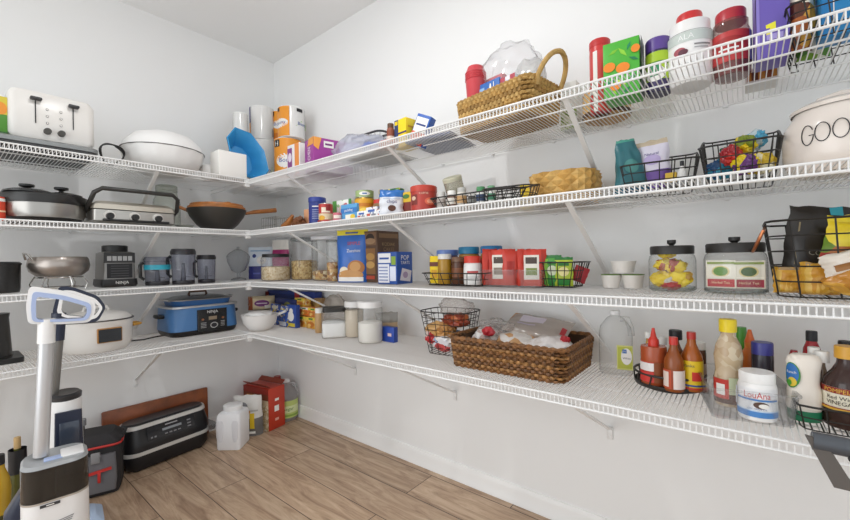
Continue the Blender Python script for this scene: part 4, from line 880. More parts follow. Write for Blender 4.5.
can('spray_bottle', 'small white bottle with dark cap in the black wire basket', 'bottle', (P, r * .8), hgt(P, 161), m('E9E7E4', .3), 'bottle', lid=(INK, .012, .4), band=(.1, .45, m('8A8A8E')))
P = col(671, 1, -.25, ZK[2] + EPS + .008); carton('sachet_box', 'small yellow and grey packet in the black wire basket', 'packet', P, .03, .02, .05, m('D9B23A'), F=[('r', 0, 0, 1, .4, m('6a6a6e'))])
wire_basket('black wire basket of wrapped candy beside the big white jar', Vector((2.795, -.215, ZK[2] + EPS)), .175, .25, .16, hf=.095, n=22, rings=3, flare=.82)
for i, (x, y, z, c, l) in enumerate(((2.72, -.26, .01, ['2E8AA8', '1A4A7A'], 'turquoise wrapped candy bag'), (2.755, -.29, .01, ['C8322B', 'A0222A'], 'red wrapped candy packet'), (2.79, -.25, .012, ['E2C826', '7A8A2A'], 'yellow green candy bag'), (2.83, -.28, .01, ['E9E2C0', 'D8B83A'], 'pale yellow candy packet'), (2.75, -.20, .03, ['2A6A3A', '1A2A4A'], 'dark green candy bag'), (2.82, -.19, .035, ['C9D8DE', '5AB0D2'], 'clear and blue candy bag'), (2.79, -.31, .008, ['6A3A7A', 'E2C826'], 'purple wrapped candy packet'))):
    blob('candy_bag', l + ' in the second shelf wire basket', 'candy', Vector((2.795 + (x - 2.775) * .85, y + .03, ZK[2] + EPS + z + .012 + .03 * (i % 3))), (.06, .045, .055), spots(c + [c[0]], 35, .2), i + 20, .3, 2.5, 'candy in the wire basket', rz=i)
# big cookie jar
P, r = RND(2, 786, 925, .235); r = .112; P = Vector((2.995, -.25, ZK[2] + EPS)); h = hgt(P, 110)
rt = thing('cookie_jar', 'big cream ceramic jar lettered GOOD with a lid', 'jar', P, facing(P))
CER = m('EDE3DA', .18)
b = mk(CER).lathe([(0, 0), (r * .8, 0), (r * .88, .008), (r * .99, h * .25), (r, h * .55), (r * .96, h * .78), (r * .82, h * .94), (r * .8, h)], seg=48)
b.build('body', rt)
mpj = cylmap(r * 1.002, 0, h)
def stroke(pts): return [mpj(u, v, .0005) for u, v in pts]
def oval(u, v, ru, rv, a0=0, a1=2 * PI, n=22): return [(u + ru * math.cos(a0 + (a1 - a0) * i / n), v + rv * math.sin(a0 + (a1 - a0) * i / n)) for i in range(n + 1)]
for pts in (oval(.325, .56, .034, .15, .5, 2 * PI - .3) + [(.36, .555), (.335, .555)], oval(.405, .57, .038, .14), oval(.493, .57, .038, .14), [(.55, .71), (.55, .43)] + [(.55 + .045 * math.sin(a), .57 + .14 * -math.cos(a)) for a in [i * PI / 12 for i in range(13)]]):
    mk(INK).tube(stroke(pts), .0011, 5).build('lettering', rt)
mk(CER).lathe([(r * .84, h), (r * .86, h + .008), (r * .7, h + .018), (0, h + .024)], seg=48).build('lid', rt)
mk(CER).tube([(-.05, 0, h + .014), (-.04, 0, h + .034), (0, 0, h + .042), (.04, 0, h + .034), (.05, 0, h + .014)], .008, 8).build('lid_handle', rt)

# ------------------------------------------------------------------ back wall, third shelf
def filled(label, px0, px1, py, d, fill_py, fill_name, fill_label, fill_mat, k=3, lid=None, sq=False, name='clear_canister', cat='canister', lidname='lid', group=None, dz=0, prof=None):
    P, r = RND(k, px0, px1, d); h = hgt(P, py); hf = hgt(P, fill_py); rt = thing(name, label, cat, P, facing(P), group)
    lh = lid[1] if lid else 0
    if sq:
        mk(PLAST).loft([(r * .95, r * .95, 0, r * .3), (r, r, .01, r * .35), (r, r, h - lh, r * .35)], cap=(True, False)).build('body', rt)
        if lid: mk(lid[0]).loft([(r * lid[2], r * lid[2], h - lh, r * .35), (r * lid[2], r * lid[2], h, r * .35)]).build(lidname, rt)
        f = mk(fill_mat).loft([(r * .9, r * .9, .005, r * .3), (r * .96, r * .96, .012, r * .33), (r * .96, r * .96, hf, r * .33), (r * .5, r * .5, hf + .012, r * .3)])
    else:
        mk(PLAST).lathe([(0, .002), (r * .93, .002), (r, .012), (r, (h - lh) * .93), (r * .96, h - lh)], seg=36).build('body', rt)
        if lid: mk(lid[0]).lathe([(0, h - lh), (r * lid[2], h - lh), (r * lid[2], h - .002), (r * lid[2] - .003, h), (0, h)], seg=36).build(lidname, rt)
        f = mk(fill_mat).lathe([(0, .005), (r * .9, .005), (r * .965, .014), (r * .965, hf), (r * .6, hf + .006), (0, hf + .003)], seg=36)
    tag(put(f.build(fill_name), P, facing(P)), fill_label, fill_name.replace('_', ' '), None, 'stuff'); return rt
OATS = spots(['D9C4A0', 'CDB48C', 'E6D6B8', 'BFA070', 'DCCAA8'], 130, .7, bump=.6); GRAN = spots(['C9A868', 'B38C4A', 'DCC48C', '9A7436', 'D2B478'], 110, .6, bump=.8)
NUTS = spots(['B5803A', 'D9B06A', '8A5A28', 'E6D2A8', 'C08A48'], 60, .5, bump=.8)
P = col(261, 1, -.24, ZK[3] + EPS)
pouch('flour_pouch', 'white and dark blue pouch at the corner end of the third shelf', 'pouch', P, .155, hgt(P, 247), .05, m('DCE6F0', .35), [('e', .55, .58, .2, .13, PAPER), ('e', .25, .72, .08, .06, m('2A3F86')), ('t', .58, .57, .16, 'flour', m('2a3f86')), ('r', .62, .1, .9, .16, m('B84A7A')), ('r', .2, .15, .5, .2, m('5a62b8')), ('r', .1, .86, .9, .9, m('9FBCD8'))], [(0, .38, m('2E3282', .35))], seed=9, rz=facing(P) - .15)
P = col(263, 1, -.11, ZK[3] + EPS)
pouch('pasta_packet', 'yellow packet behind the white and dark blue pouch', 'packet', P, .13, hgt(P, 241), .04, m('D6BE2A', .35), seed=10, rz=.4, tilt=(0, -.25))
P = col(281, 1, -.17, ZK[3] + EPS)
pouch('snack_packet', 'magenta packet with white top behind the oats jar', 'packet', P, .14, hgt(P, 240), .05, m('A8286A', .3), [('r', .2, .2, .8, .35, m('C85A92'))], [(.74, 1.01, m('E9E4DC', .35))], seed=11, rz=.3)
filled('short wide clear jar with a black lid holding pale oats', 261, 291, 254, .33, 267, 'rolled_oats', 'pale rolled oats filling the short wide jar', OATS, lid=(BLACK, .02, .92), name='storage_jar', cat='jar')
filled('clear canister of golden granola right of the oats jar', 291, 318, 238, .19, 261, 'granola', 'golden granola filling the tall clear canister', GRAN, lid=(clear('D8DCDC', .3, 'B9BDBD', .1, .2), .02, 1.02))
filled('tall clear canister with a white lid, nearly empty', 312, 341, 237, .17, 271, 'cereal', 'brown cereal in the bottom of the nearly empty canister', NUTS, lid=(m('E4E4E8', .35), .018, 1.04))
filled('narrow clear jar of nuts in front of the nearly empty canister', 327, 339, 240, .30, 263, 'mixed_nuts', 'nuts and flakes in the narrow clear jar', NUTS, lid=(clear('D8DCDC', .3, 'B9BDBD', .1, .2), .012, 1.02), name='storage_jar', cat='jar')
filled('narrow clear jar with a white lid beside the blue yellow topped bag', 338, 350, 249, .28, 262, 'mixed_nuts', 'nuts in the narrow jar with the white lid', NUTS, lid=(m('E9E9E7', .35), .02, 1.0), name='storage_jar', cat='jar')
P, w = BOX(3, 342, 365, .275)
pouch('baking_mix_bag', 'blue bag with yellow top showing a round bread, third shelf', 'bag', P, w * 1.0, hgt(P, 230), .06, m('2A64B8', .3), [('t', .6, .74, .4, 'SIMPLE', m('B83A4A')), ('t', .6, .6, .42, 'Zucchini', PAPER), ('r', .3, .93, .7, .96, m('4A5A9A')), ('e', .3, .2, .16, .1, m('E9DCC4')), ('e', .68, .28, .26, .14, m('B5743A')), ('e', .5, .14, .4, .1, m('C99458')), ('e', .66, .3, .17, .09, m('D09A5A')), ('r', .1, .02, .9, .1, PAPER)], [(.9, 1.01, m('E2D23A', .35))], seed=12, rz=.35, crump=.004)
BR = m('5C4230', .5)
P, w = BOX(3, 364, 378, .255); h = hgt(P, 231)
carton('pancake_mix_box', 'tall brown baking mix box with a bear picture on the third shelf', 'box', P, w, .16, h, BR, F=[('r', .08, .72, .92, .97, m('7A5A40')), ('e', .5, .86, .3, .09, m('2E2018')), ('e', .5, .8, .38, .06, m('9A7A5A')), ('r', .15, .16, .85, .66, m('8A6238')), ('e', .5, .5, .3, .07, m('B58A4A')), ('e', .5, .34, .3, .07, m('C49A5A')), ('r', .2, .06, .8, .13, m('B84A32'))], R=[('r', .06, .86, .94, .95, m('8A6A4A')), ('t', .5, .74, .6, 'KODIAK', m('A98A5E')), ('t', .5, .64, .5, 'CAKES', m('9A7A54')), ('r', .1, .1, .9, .5, m('6A4C36')), ('e', .5, .28, .25, .12, m('9A744A'))])
P, w = BOX(3, 378, 397, .33); h = hgt(P, 252)
carton('toaster_pastry_box', 'white and blue toaster pastry box in front of the brown box', 'box', P, w, .11, h, m('2B56A8', .4), F=[('r', .04, .04, .62, .62, m('E9EAF2')), ('r', .04, .66, .7, .96, m('F1F1F4')), ('r', 0.110, 0.770, 0.610, 0.830, m('2B56A8')), ('r', .66, .1, .96, .55, m('DCE2F2')), ('r', .74, .6, .96, .86, m('8FB040'))] + [('r', .08, .1 + i * .1, .56, .14 + i * .1, m('8E9ABF')) for i in range(5)], R=[('t', .5, .82, .5, 'POP', PAPER), ('t', .5, .66, .56, 'TARTS', PAPER), ('p', [(.15, .12), (.8, .06), (.9, .4), (.3, .5)], m('E6E2EA')), ('e', .5, .28, .16, .1, m('B5A0C0'))])
# wire basket of spreads
P = Vector((1.875, -.235, ZK[3] + EPS))
wire_basket('black wire basket of spreads and mustard on the third shelf', P, .30, .24, .05, hf=.05, n=24, rings=2)
def r3(name, label, cat, px0, px1, py, d, mat, zoff=.006, **kw): return rcan(name, label, cat, px0, px1, py, d, mat, k=3, zoff=zoff, **kw)
rbox('cracker_packet', 'yellow and dark packet at the left end of the spreads basket', 'packet', 430, 439, 256, .285, .05, YEL, k=3, zoff=.006, F=[('r', 0, .62, 1, .78, m('6A3A28')), ('r', .2, .2, .8, .5, m('D9A32A'))])
r3('mustard_jar', 'mustard yellow jar with white lid in the spreads basket', 'jar', 438, 452, 254, .28, m('B58A2A', .2), prof='jar', lid=(m('ECEAE4', .35), .018, .96))
r3('jelly_jar', 'jar with periwinkle blue lid behind the mustard jar', 'jar', 437, 459, 250, .17, m('7A6A8A', .3), prof='jar', lid=(m('6A86C8', .35), .022, 1.0))
r3('chocolate_spread_jar', 'dark brown jar right of the mustard jar', 'jar', 452, 465, 257, .27, m('5A3624', .25), prof='jar', lid=(m('7a5a44', .35), .016, .98), band=(.3, .7, m('7E4A2A', .4)))
r3('peanut_butter_jar', 'tall peanut butter jar with teal blue lid', 'jar', 459, 480, 247, .175, m('B5843E', .25), prof='jar', lid=(m('2A7FA8', .35), .026, 1.0), band=(.2, .8, m('B03A30', .4)))
r3('peanut_butter_jar', 'second peanut butter jar with blue lid behind the red packets', 'jar', 481, 503, 246, .16, m('A8783A', .25), zoff=.0, prof='jar', lid=(m('2A78B0', .35), .026, 1.0), band=(.2, .8, m('B03A30', .4)))
r3('marshmallow_jar', 'white jar with red lid in the spreads basket', 'jar', 464, 482, 256, .285, m('F0EDEA', .3), prof='jar', lid=(m('D8402F', .35), .024, .96), band=(.1, .7, m('F3F1EE', .4)), dec=[('r', .3, .7, .7, .85, m('C85A5A')), ('r', .25, .4, .75, .43, m('aaaaaa')), ('r', .3, .3, .7, .33, m('aaaaaa'))])
# clear bins of red packets
def clear_bin(label, P, w, d, h, rz=0, group=None, flare=.9, mat=None):
    rt = thing('clear_bin', label, 'bin', P, rz, group); mt = mat or clear('FBFCFD', .07, 'FFFFFF', .04, .12)
    b = mk(mt); c0 = .015
    b.loft([(w / 2 * flare, d / 2 * flare, .0, c0), (w / 2, d / 2, h, c0), (w / 2 + .004, d / 2 + .004, h, c0), (w / 2 + .004, d / 2 + .004, h + .004, c0), (w / 2 - .002, d / 2 - .002, h + .004, c0), (w / 2 * flare - .002, d / 2 * flare - .002, .003, c0)])
    b.build('bin', rt); return rt
REDP = m('CF3A28', .35)
for q, (pa, pb, n, nm) in enumerate(((480, 515, 5, 'left'), (515, 541, 4, 'right'))):
    Pl, Pr = col(pa, 1, -.30, ZK[3] + EPS), col(pb, 1, -.30, ZK[3] + EPS); w = (Pr - Pl).length; c = (Pl + Pr) / 2 + Vector((0, .085, 0))
    clear_bin('clear plastic bin of red packets, %s one of the pair' % nm, c, w - .008, .17, .062, 0, 'clear bins of red packets')
    for i in range(n):
        Q = Vector((c.x - w / 2 + .03 + (w - .06) * i / (n - 1), c.y - .055 + .012 * (i % 2), ZK[3] + EPS + .006)); front = i in ((2,) if q == 0 else (2,))
        if front: Q.y -= .006
        pouch('seasoning_packet', 'red packet, %s from the left in the %s clear bin' % (['first', 'second', 'third, with its white label forward,', 'fourth', 'fifth'][i], nm), 'packet', Q, .07 if front else .066, hgt(Q, 249 + (i * 2) % 3), .014, REDP, [('r', .1, .18, .9, .86, m('E9E4D8')), ('r', .2, .62, .8, .8, m('4A3A30')), ('r', .2, .3, .8, .5, m('8A7A6A') if q == 0 else m('7A8A3A'))] if front else [('r', .3, .3, .7, .7, m('B02A20'))], seed=20 + i + q * 7, rz=.15 if front else .95 - .15 * i, gusset=False, crump=.003, NU=8, NV=10)
# black basket of green packets
Pl, Pr = col(538, 1, -.27, ZK[3] + EPS), col(585, 1, -.22, ZK[3] + EPS)
cb = Vector(((Pl.x + Pr.x) / 2 - .022, -.20, ZK[3] + EPS)); wire_basket('black wire basket of green packets on the third shelf', cb, .19, .15, hgt(Vector((cb.x, -.2, cb.z)), 263), flare=.74, n=24, rings=3)
for i, (x, c, dc, l, py) in enumerate(((-.045, '8CC63A', 'E9F0D0', 'bright green packet, leftmost in the black wire basket', 256), (.0, '4FA23A', 'D9E2C0', 'mid green packet in the middle of the black wire basket', 255), (.04, 'B8CC3A', 'F0E6A0', 'yellow green packet right of the middle in the wire basket', 257))):
    Q = cb + Vector((x - .01, -.035 - .008 * (i == 0), .006))
    pouch('seasoning_packet', l, 'packet', Q, .062, hgt(Q, py), .018, m(c, .35), [('e', .5, .5, .3, .16, m(dc)), ('r', .15, .02, .85, .25, m('2F8A3A')), ('r', .2, .7, .8, .8, m('2E7A32'))], [(.9, 1.01, m('2E7A3A', .35))], seed=40 + i, rz=.1 * i, gusset=False, crump=.003, NU=8, NV=10)
Q = cb + Vector((.066, 0, .02)); pouch('seasoning_packet', 'dark red packet leaning at the right end of the green packet basket', 'packet', Q, .05, hgt(Q, 266), .014, m('A82A32', .35), seed=47, rz=.5, tilt=(0, .35), gusset=False, crump=.003, NU=8, NV=10)
# ramekins
CR = m('E4E0DA', .35)
for px0, px1, py, d, zo, l in ((601, 622, 275, .15, 0, 'left lower white cup with green rim under the stacked cup'), (622, 645, 275, .15, 0, 'right lower white cup with green rim under the stacked cup'), (611, 637, 261, .15, .052, 'white cup stacked on two others beside the candy jar')):
    P, r = RND(3, px0, px1, d); P.z += zo; h = hgt(P, py)
    rt = thing('ramekin', l, 'cup', P, facing(P), 'small white cups on the third shelf')
    mk(CR).lathe([(0, .004), (r * .7, .004), (r * .72, 0), (r * .78, 0), (r * .86, h * .5), (r, h), (r * .94, h), (r * .72, .012), (0, .012)], seg=28, ripple=.015, nr=4).build('cup', rt)
    if zo == 0: mk(m('6E8A4A', .5)).lathe([(r * .99, h), (r * 1.0, h + .003), (r * .93, h + .003), (r * .93, h)], seg=28).build('rim', rt)
# two glass jars with black lids
def lidjar(label, px0, px1, py, pl, d):
    P, r = RND(3, px0, px1, d); h = hgt(P, pl); ht = hgt(P, py); rt = thing('glass_jar', label, 'jar', P, 0, 'glass jars with black lids')
    mk(GLASS).lathe([(0, .002), (r * .9, .002), (r, .014), (r, h * .8), (r * .95, h * .92), (r * .82, h * 1.0)], seg=40).build('jar', rt)
    mk(clear('DDE3E2', .2, 'C9D0CE', .04, .3)).lathe([(r * .9, 0), (r * 1.0, .006), (r * 1.0, .012), (r * .92, .014)], seg=40).build('jar_base', rt)
    li = mk(m('2A2826', .45)).lathe([(0, h - .004), (r * .93, h - .004), (r * .94, h + .018), (r * .9, h + .022), (0, h + .022)], seg=40).build('lid', rt)
    kh = ht - h; mk(m('2A2826', .45)).lathe([(0, h + .02), (r * .1, h + .022), (r * .1, h + kh * .6), (r * .19, h + kh * .75), (r * .19, h + kh), (0, h + kh)], seg=24).build('lid_knob', li)
    return P, r, h
P, r, h = lidjar('glass jar with black knob lid holding yellow candy packets', 649, 697, 240, 253, .215)
for i, (x, y, z, s, c, l, rz) in enumerate(((-.45, -.3, .012, .085, ['E6C820', 'E6C820', 'B5682A'], 'yellow candy packet at the lower left', .3), (.42, -.35, .012, .09, ['EBD028', 'EBD028', 'EBD028', 'C0922A'], 'large yellow candy packet at the lower right', -.5), (-.35, -.15, .06, .075, ['A8502A', 'E6C820', '7A3A2A'], 'brown and yellow candy packet in the middle left', .8), (.2, -.05, .055, .075, ['E6C820', 'A84A3A', 'E6C820'], 'yellow and red candy packet in the middle', .2), (-.25, -.1, .10, .06, ['EBD028', 'D9B51E'], 'yellow candy packet on top of the pile', .4), (0, -.45, .004, .07, ['B8262E', 'C8C4C0'], 'red candy packet at the bottom front', 0), (-.05, .4, .012, .1, ['D9B51E', '9A5A32'], 'yellow and tan candy packet at the back', 0))):
    blob('candy_packet', l + ' of the candy jar', 'candy', P + Vector((x * r * .8, y * r * .8, z)), (s * .8, .045, s * .55), spots(c, 45, .2), i + 50, .35, 2.4, 'candy packets in the glass jar', rz, 3)
P, r, h = lidjar('glass jar with black knob lid holding boxes of tea sachets', 704, 769, 237, 251, .245)
def tea(label, u, v, wd, hh, bg, rz=0, lab='B8343A', grn='5A8A2E', yo=0):
    Q = P + Vector((u * r, v * r, .016)); carton('tea_packet', label, 'tea packet', Q, wd * .93, .022, hh * .84, m(bg, .5), F=[('r', .05, .05, .95, .32, m(lab)), ('t', .5, .2, .6, 'Herbal Tea', m('E9D9B0')), ('e', .5, .6, .3, .2, m('D9C98A')), ('e', .5, .6, .24, .16, m(grn)), ('r', .05, .36, .95, .42, m('EFE9DA')), ('r', .05, .86, .95, .94, m('8A9A4A'))], rz=rz)
tea('cream tea packet with red band at the front left of the tea jar', -.42, -.62, .075, .092, 'EFE9DA', -.25)
tea('cream tea packet with dark red band at the front right of the tea jar', .42, -.66, .075, .09, 'E6E0D0', .12, '9A2A3A', '3A5A26')
tea('yellow tea packet between the two front tea packets', .0, -.48, .06, .085, 'E2C93A', .1, 'D9B22E', '8A9A3A')
tea('yellow green tea packet at the left rim of the tea jar', -.64, -.1, .06, .08, 'D2C43A', -.8, 'B8A82E')
tea('plain cream tea packet at the back of the tea jar', .1, .2, .08, .085, 'E2DCCB', 0, 'C9BFA8', '8A8A6A')
# big black basket with pasta and chips
Pk = Vector((3.045, -.245, ZK[3] + EPS)); hk = hgt(Vector((2.86, -.2, Pk.z)), 226)
rt = wire_basket('large black wire basket of pasta and chips at the right of the third shelf', Pk, .40, .26, hk, flare=.88, n=16, rings=5, rad=.0019, rim=.003, cr=.05)
mk(m('B5714A', .3, .8)).tube([(-.2, -.06 + .06 * 0, hk - .01)] + [(-.205 - .02 * math.sin(a), -.05 + .05 * -math.cos(a), hk - .02 - .05 * math.sin(a)) for a in [i * PI / 10 for i in range(11)]], .004, 6).build('copper_handle', rt)
Q = Vector((2.945, -.225, Pk.z + .008))
pouch('coffee_pouch', 'black pouch with turquoise tab standing in the large wire basket', 'pouch', Q, .155, hgt(Q, 207), .07, m('2B2724', .35), [('r', .52, .9, .68, 1.0, m('3AA5B8')), ('r', .5, .66, .8, .69, m('7A736A')), ('r', .5, .58, .72, .6, m('5a544c')), ('e', .3, .55, .1, .18, m('332d28')), ('t', .45, .45, .4, 'COFFEE', m('9a948a')), ('p', [(.1, .3), (.12, .8), (.14, .8), (.12, .3)], m('8A7A5A'))], seed=31, rz=.3, tilt=(0, .12))
PAST = spots(['D9A63A', 'C98E2A', 'E2B85A', 'CF9A32'], 130, .35, stretch=(1, 1, .08))
for i, (x, y, w_, py, l, rz) in enumerate(((2.90, -.285, .085, 266, 'bag of golden pasta at the left front of the large wire basket', .2), (2.955, -.325, .10, 262, 'bag of golden pasta behind the second wire of the large basket', .1))):
    Q = Vector((x, y, Pk.z + .008)); pouch('pasta_bag', l, 'pasta', Q, w_, hgt(Q, py), .05, PAST, [('r', .1, .86, .9, .98, clear('F2F2F0', .3, 'FFFFFF', .1, .2))], seed=33 + i, rz=rz, crump=.006, gusset=False)
Q = Vector((3.03, -.355, Pk.z + .008)); blob('bread_roll_bag', 'golden wrapped bread bag lying at the front of the large wire basket', 'bag', Q, (.17, .07, .075), spots(['CF9A3A', 'B87C28', 'DCB056'], 30, .3, stretch=(.3, 1, 1)), 35, .12, rz=.1)
Q = Vector((3.02, -.30, Pk.z + .06)); pouch('chip_bag', 'yellow chip bag with red band in the large wire basket', 'chips', Q, .17, .11, .05, spots(['E2C61E', 'EBD43A', 'B5682A', '6A8A2A', 'E2C61E'], 26, .3), [('r', .0, .1, 1, .3, m('A8322A')), ('e', .55, .3, .2, .16, m('B5682A')), ('e', .7, .25, .12, .12, m('9A4A22'))], seed=36, rz=.25, tilt=(0, .2), gusset=False)
Q = Vector((3.075, -.33, Pk.z + .085)); pouch('chip_bag', 'blue and yellow chip bag at the right of the large wire basket', 'chips', Q, .13, .10, .05, m('2A4FA0', .3), [('t', .5, .6, .5, 'Chips', m('C9D2E8')), ('r', 0, 0, 1, .25, m('E2C61E'))], [(.85, 1.01, m('E2C61E', .3))], seed=37, rz=.1, gusset=False)
Q = Vector((3.06, -.26, Pk.z + .08)); pouch('chip_bag', 'bright yellow chip bag standing behind the blue one in the large wire basket', 'chips', Q, .2, .12, .05, spots(['E8D02A', 'E8D02A', 'D9BE22', '8FA82A'], 22, .3), [('e', .5, .4, .2, .2, m('B8CC3A'))], seed=38, rz=.2, gusset=False)
Q = Vector((3.02, -.36, Pk.z + .075)); pouch('tortilla_bag', 'white and brown bag lying over the golden bread in the large wire basket', 'bag', Q, .15, .05, .04, m('E6DCCF', .4), [('r', .1, .2, .9, .5, m('9A6A3A'))], seed=39, rz=.15, tilt=(0, -.35), gusset=False)

# ------------------------------------------------------------------ back wall, lowest shelf
Q = Vector((.40, -.20, ZK[4] + EPS))
P, r = RND(4, 249, 275, .24); h = hgt(P, 310)
rt = can('clear_tub', 'clear round tub with white lid behind the white mixing bowl', 'tub', (P, r * .95), h, clear('E9EBEA', .25, 'DDDEDC', .06, .25), 'cup', lid=(m('E9E8E4', .35), .018, 1.06))
P2 = P + Vector((0, 0, h + .003)); pouch('bread_bag', 'cream bag with a purple oval logo lying on the clear tub', 'bag', P2, .17, hgt(P2, 296), .07, m('D9C8A4', .4), [('e', .5, .5, .28, .24, m('7A3A7A')), ('r', 0.300, 0.470, 0.700, 0.530, m('E9DCE2')), ('r', .0, 0, .16, 1, m('A85A3A')), ('r', .6, .1, .95, .35, m('EFE9DC'))], seed=60, rz=facing(P2), gusset=False)
def r4b(name, label, cat, px0, px1, py, d, dep, mat, zoff=0, **kw): return rbox(name, label, cat, px0, px1, py, d, dep, mat, k=4, zoff=zoff, **kw)
rbox('chocolate_box', 'dark red and black box behind the cream bag in the corner', 'box', 250, 268, 291, .10, .05, m('7A2A26'), k=4, F=[('r', .1, .7, .9, 1, INK)])
rbox('cookie_box', 'long navy box at the back behind the blue packets', 'box', 268, 300, 291, .09, .06, m('2A3F86'), k=4, F=[('r', .0, .5, 1, .9, m('22336E')), ('r', .86, 0, 1, 1, m('B83A3A'))])
rbox('cookie_box', 'narrow navy box right of the long navy box at the back', 'box', 301, 315, 292, .085, .06, m('2A3F8A'), k=4)
DBL = m('2C4C9E', .35)
rbox('snack_packet', 'blue packet with yellow corner, first in the row right of the white bowl', 'packet', 271, 279, 304, .24, .03, spots(['2C4C9E', '2F55AC', '2C4C9E', '3A66C0', 'DAD6C8', '2C4C9E', 'C9B23A'], 70, .35), k=4, F=[('e', .5, .85, .35, .1, m('E6DCC0')), ('r', .1, .1, .9, .3, m('3A66C0'))], group='blue snack packets')
rbox('snack_packet', 'blue packet with white bear shape, third in the row right of the white bowl', 'packet', 287, 296, 305, .245, .03, DBL, k=4, F=[('e', .45, .5, .35, .22, PAPER), ('e', .5, .74, .2, .12, PAPER), ('r', .1, .05, .9, .2, m('D9C23A'))], group='blue snack packets')
rbox('snack_packet', 'blue packet with pale base, second in the row right of the white bowl', 'packet', 279, 287, 306, .255, .03, spots(['2C4C9E', '2F55AC', '2C4C9E', '3A66C0', 'DAD6C8', '2C4C9E', 'C9B23A'], 62, .35), k=4, F=[('r', .1, .05, .9, .25, m('DADFEA')), ('r', .2, .6, .8, .8, m('5A86D8'))], group='blue snack packets')
rbox('snack_packet', 'dark blue packet with gold print lying across the tops of the row', 'packet', 276, 296, 299, .18, .03, m('26346E', .35), k=4, F=[('e', .6, .5, .25, .4, m('8A8A4A')), ('r', 0.250, 0.270, 0.750, 0.330, m('9ab0e0'))], group='blue snack packets')
# orange snack packs
for px0, px1, d, zo, py, c1, l in ((297, 306, .19, 0, 316, 'E2A33A', 'lower left orange snack pack of the stack'), (306, 316, .20, 0, 317, 'DDA034', 'lower right orange snack pack of the stack'), (300, 309, .19, .075, 307, 'E2762A', 'middle left orange pack with white top of the stack'), (308, 318, .20, .075, 308, 'E07A2E', 'middle right orange pack with white top of the stack'), (295, 305, .17, .125, 298, 'E6B83A', 'upper yellow orange snack pack of the stack')):
    P, w = BOX(4, px0, px1, d); P.z += zo; h = hgt(P, py)
    carton('snack_pack', l, 'snack pack', P, w * .97, .05, h, spots([c1, c1, 'EBC06A', 'C9762A', c1, 'E8D9B0'], 65, .4), F=[('r', .0, .72, 1, .95, m('E8CF4A') if c1[1] != '2' or zo != .075 else PAPER), ('e', .5, .38, .36, .22, m('C9762A')), ('e', .35, .3, .16, .12, m('EBC06A')), ('r', .3, .76, .7, .9, m('4A7A3A'))], group='orange snack packs')
rbox('oat_box', 'tan box behind the orange snack packs', 'box', 305, 322, 298, .085, .06, m('9A7A52'), k=4, F=[('r', .1, .6, .9, .9, m('C9A868'))])
rcan('syrup_bottle', 'tan bottle with white cap beside the orange packs', 'bottle', 315, 324, 308, .245, m('C09A6A', .35), k=4, prof='wide', lid=(m('F1EFEA', .35), .028, .9))
# sugar box, canisters
SUG = m('F6F5F3', .8, bump=.2, bscale=300)
filled('clear square jar of white sugar with a black lid', 322, 347, 307, .27, 322, 'sugar', 'white sugar filling the square jar', SUG, k=4, lid=(m('2A2826', .45), .022, .92), name='storage_jar', cat='jar', sq=True)
filled('clear canister of beige flour with white lid left of the white flour', 345, 364, 301, .215, 310, 'beige_flour', 'beige flour filling the rear canister', m('D6C8B4', .85, bump=.2, bscale=300), k=4, lid=(m('F1F0EE', .35), .03, 1.02))
filled('clear canister of white flour with white lid at the front', 358, 383, 301, .265, 322, 'flour', 'white flour half filling the front canister', m('EFEBE4', .85, bump=.2, bscale=300), k=4, lid=(m('F4F3F1', .35), .03, 1.02))
P = col(336, 1, -.11, ZK[4] + EPS); h = hgt(P, 295)
blob('produce_bag', 'tall clear crumpled bag behind the sugar jar', 'bag', P, (.2, .12, h), clear('F6F4F2', .35, 'E6E0D8', .12, .15), 62, .16, 1.8)
P, w = BOX(4, 382, 394, .22); carton('sugar_packet', 'small royal blue packet right of the white flour canister', 'packet', P, w, .03, hgt(P, 327), m('2A4CA8', .35), F=[('r', .5, .4, .8, .6, m('E9C9C0'))])
P = col(387, 1, -.12, ZK[4] + EPS); pouch('grain_bag', 'clear bag of tan grain behind the royal blue packet', 'bag', P, .12, hgt(P, 312), .07, m('CBAF8A', .5), [], [(.6, 1.01, clear('EAEAE8', .35, 'DEDCD8', .15, .2))], seed=63)
# tall mesh basket of bread
P, r = RND(4, 424, 478, .22); w = r * 2.0; h = hgt(P, 311)
wire_basket('tall black wire basket of bread left of the dark wicker basket', P, w, w * .8, h, flare=.72, n=16, rings=7, cr=.05, rad=.0015, rz=.1)
for i, (x, y, z, s, c, l) in enumerate(((.0, -.02, .01, (.15, .12, .10), ['EDE6E0', 'C04A4A', 'E9E9EF', '9AB0D0'], 'white and red printed bag at the bottom'), (-.02, -.04, .07, (.15, .09, .07), ['C08A4A', 'D2A468', 'A8743A'], 'tan bread roll bag in the middle'), (.045, -.02, .12, (.12, .10, .06), ['A8462A', '8A3A22', 'C0683A'], 'reddish brown bag near the top'), (-.06, -.06, .04, (.06, .04, .07), ['B8262E', 'D9C0B8'], 'red packet at the left'))):
    blob('bread_bag', l + ' of the tall wire basket', 'bag', P + Vector((x, y, z)), s, spots(c, 26, .3), 64 + i, .25, group='bags in the tall wire basket')
blob('plastic_bag', 'clear bag top bulging out of the tall wire basket', 'bag', P + Vector((.03, .0, .16)), (.16, .12, .085), clear('FAF8F6', .22, 'FFFBF8', .1, .12), 69, .2, 1.8)
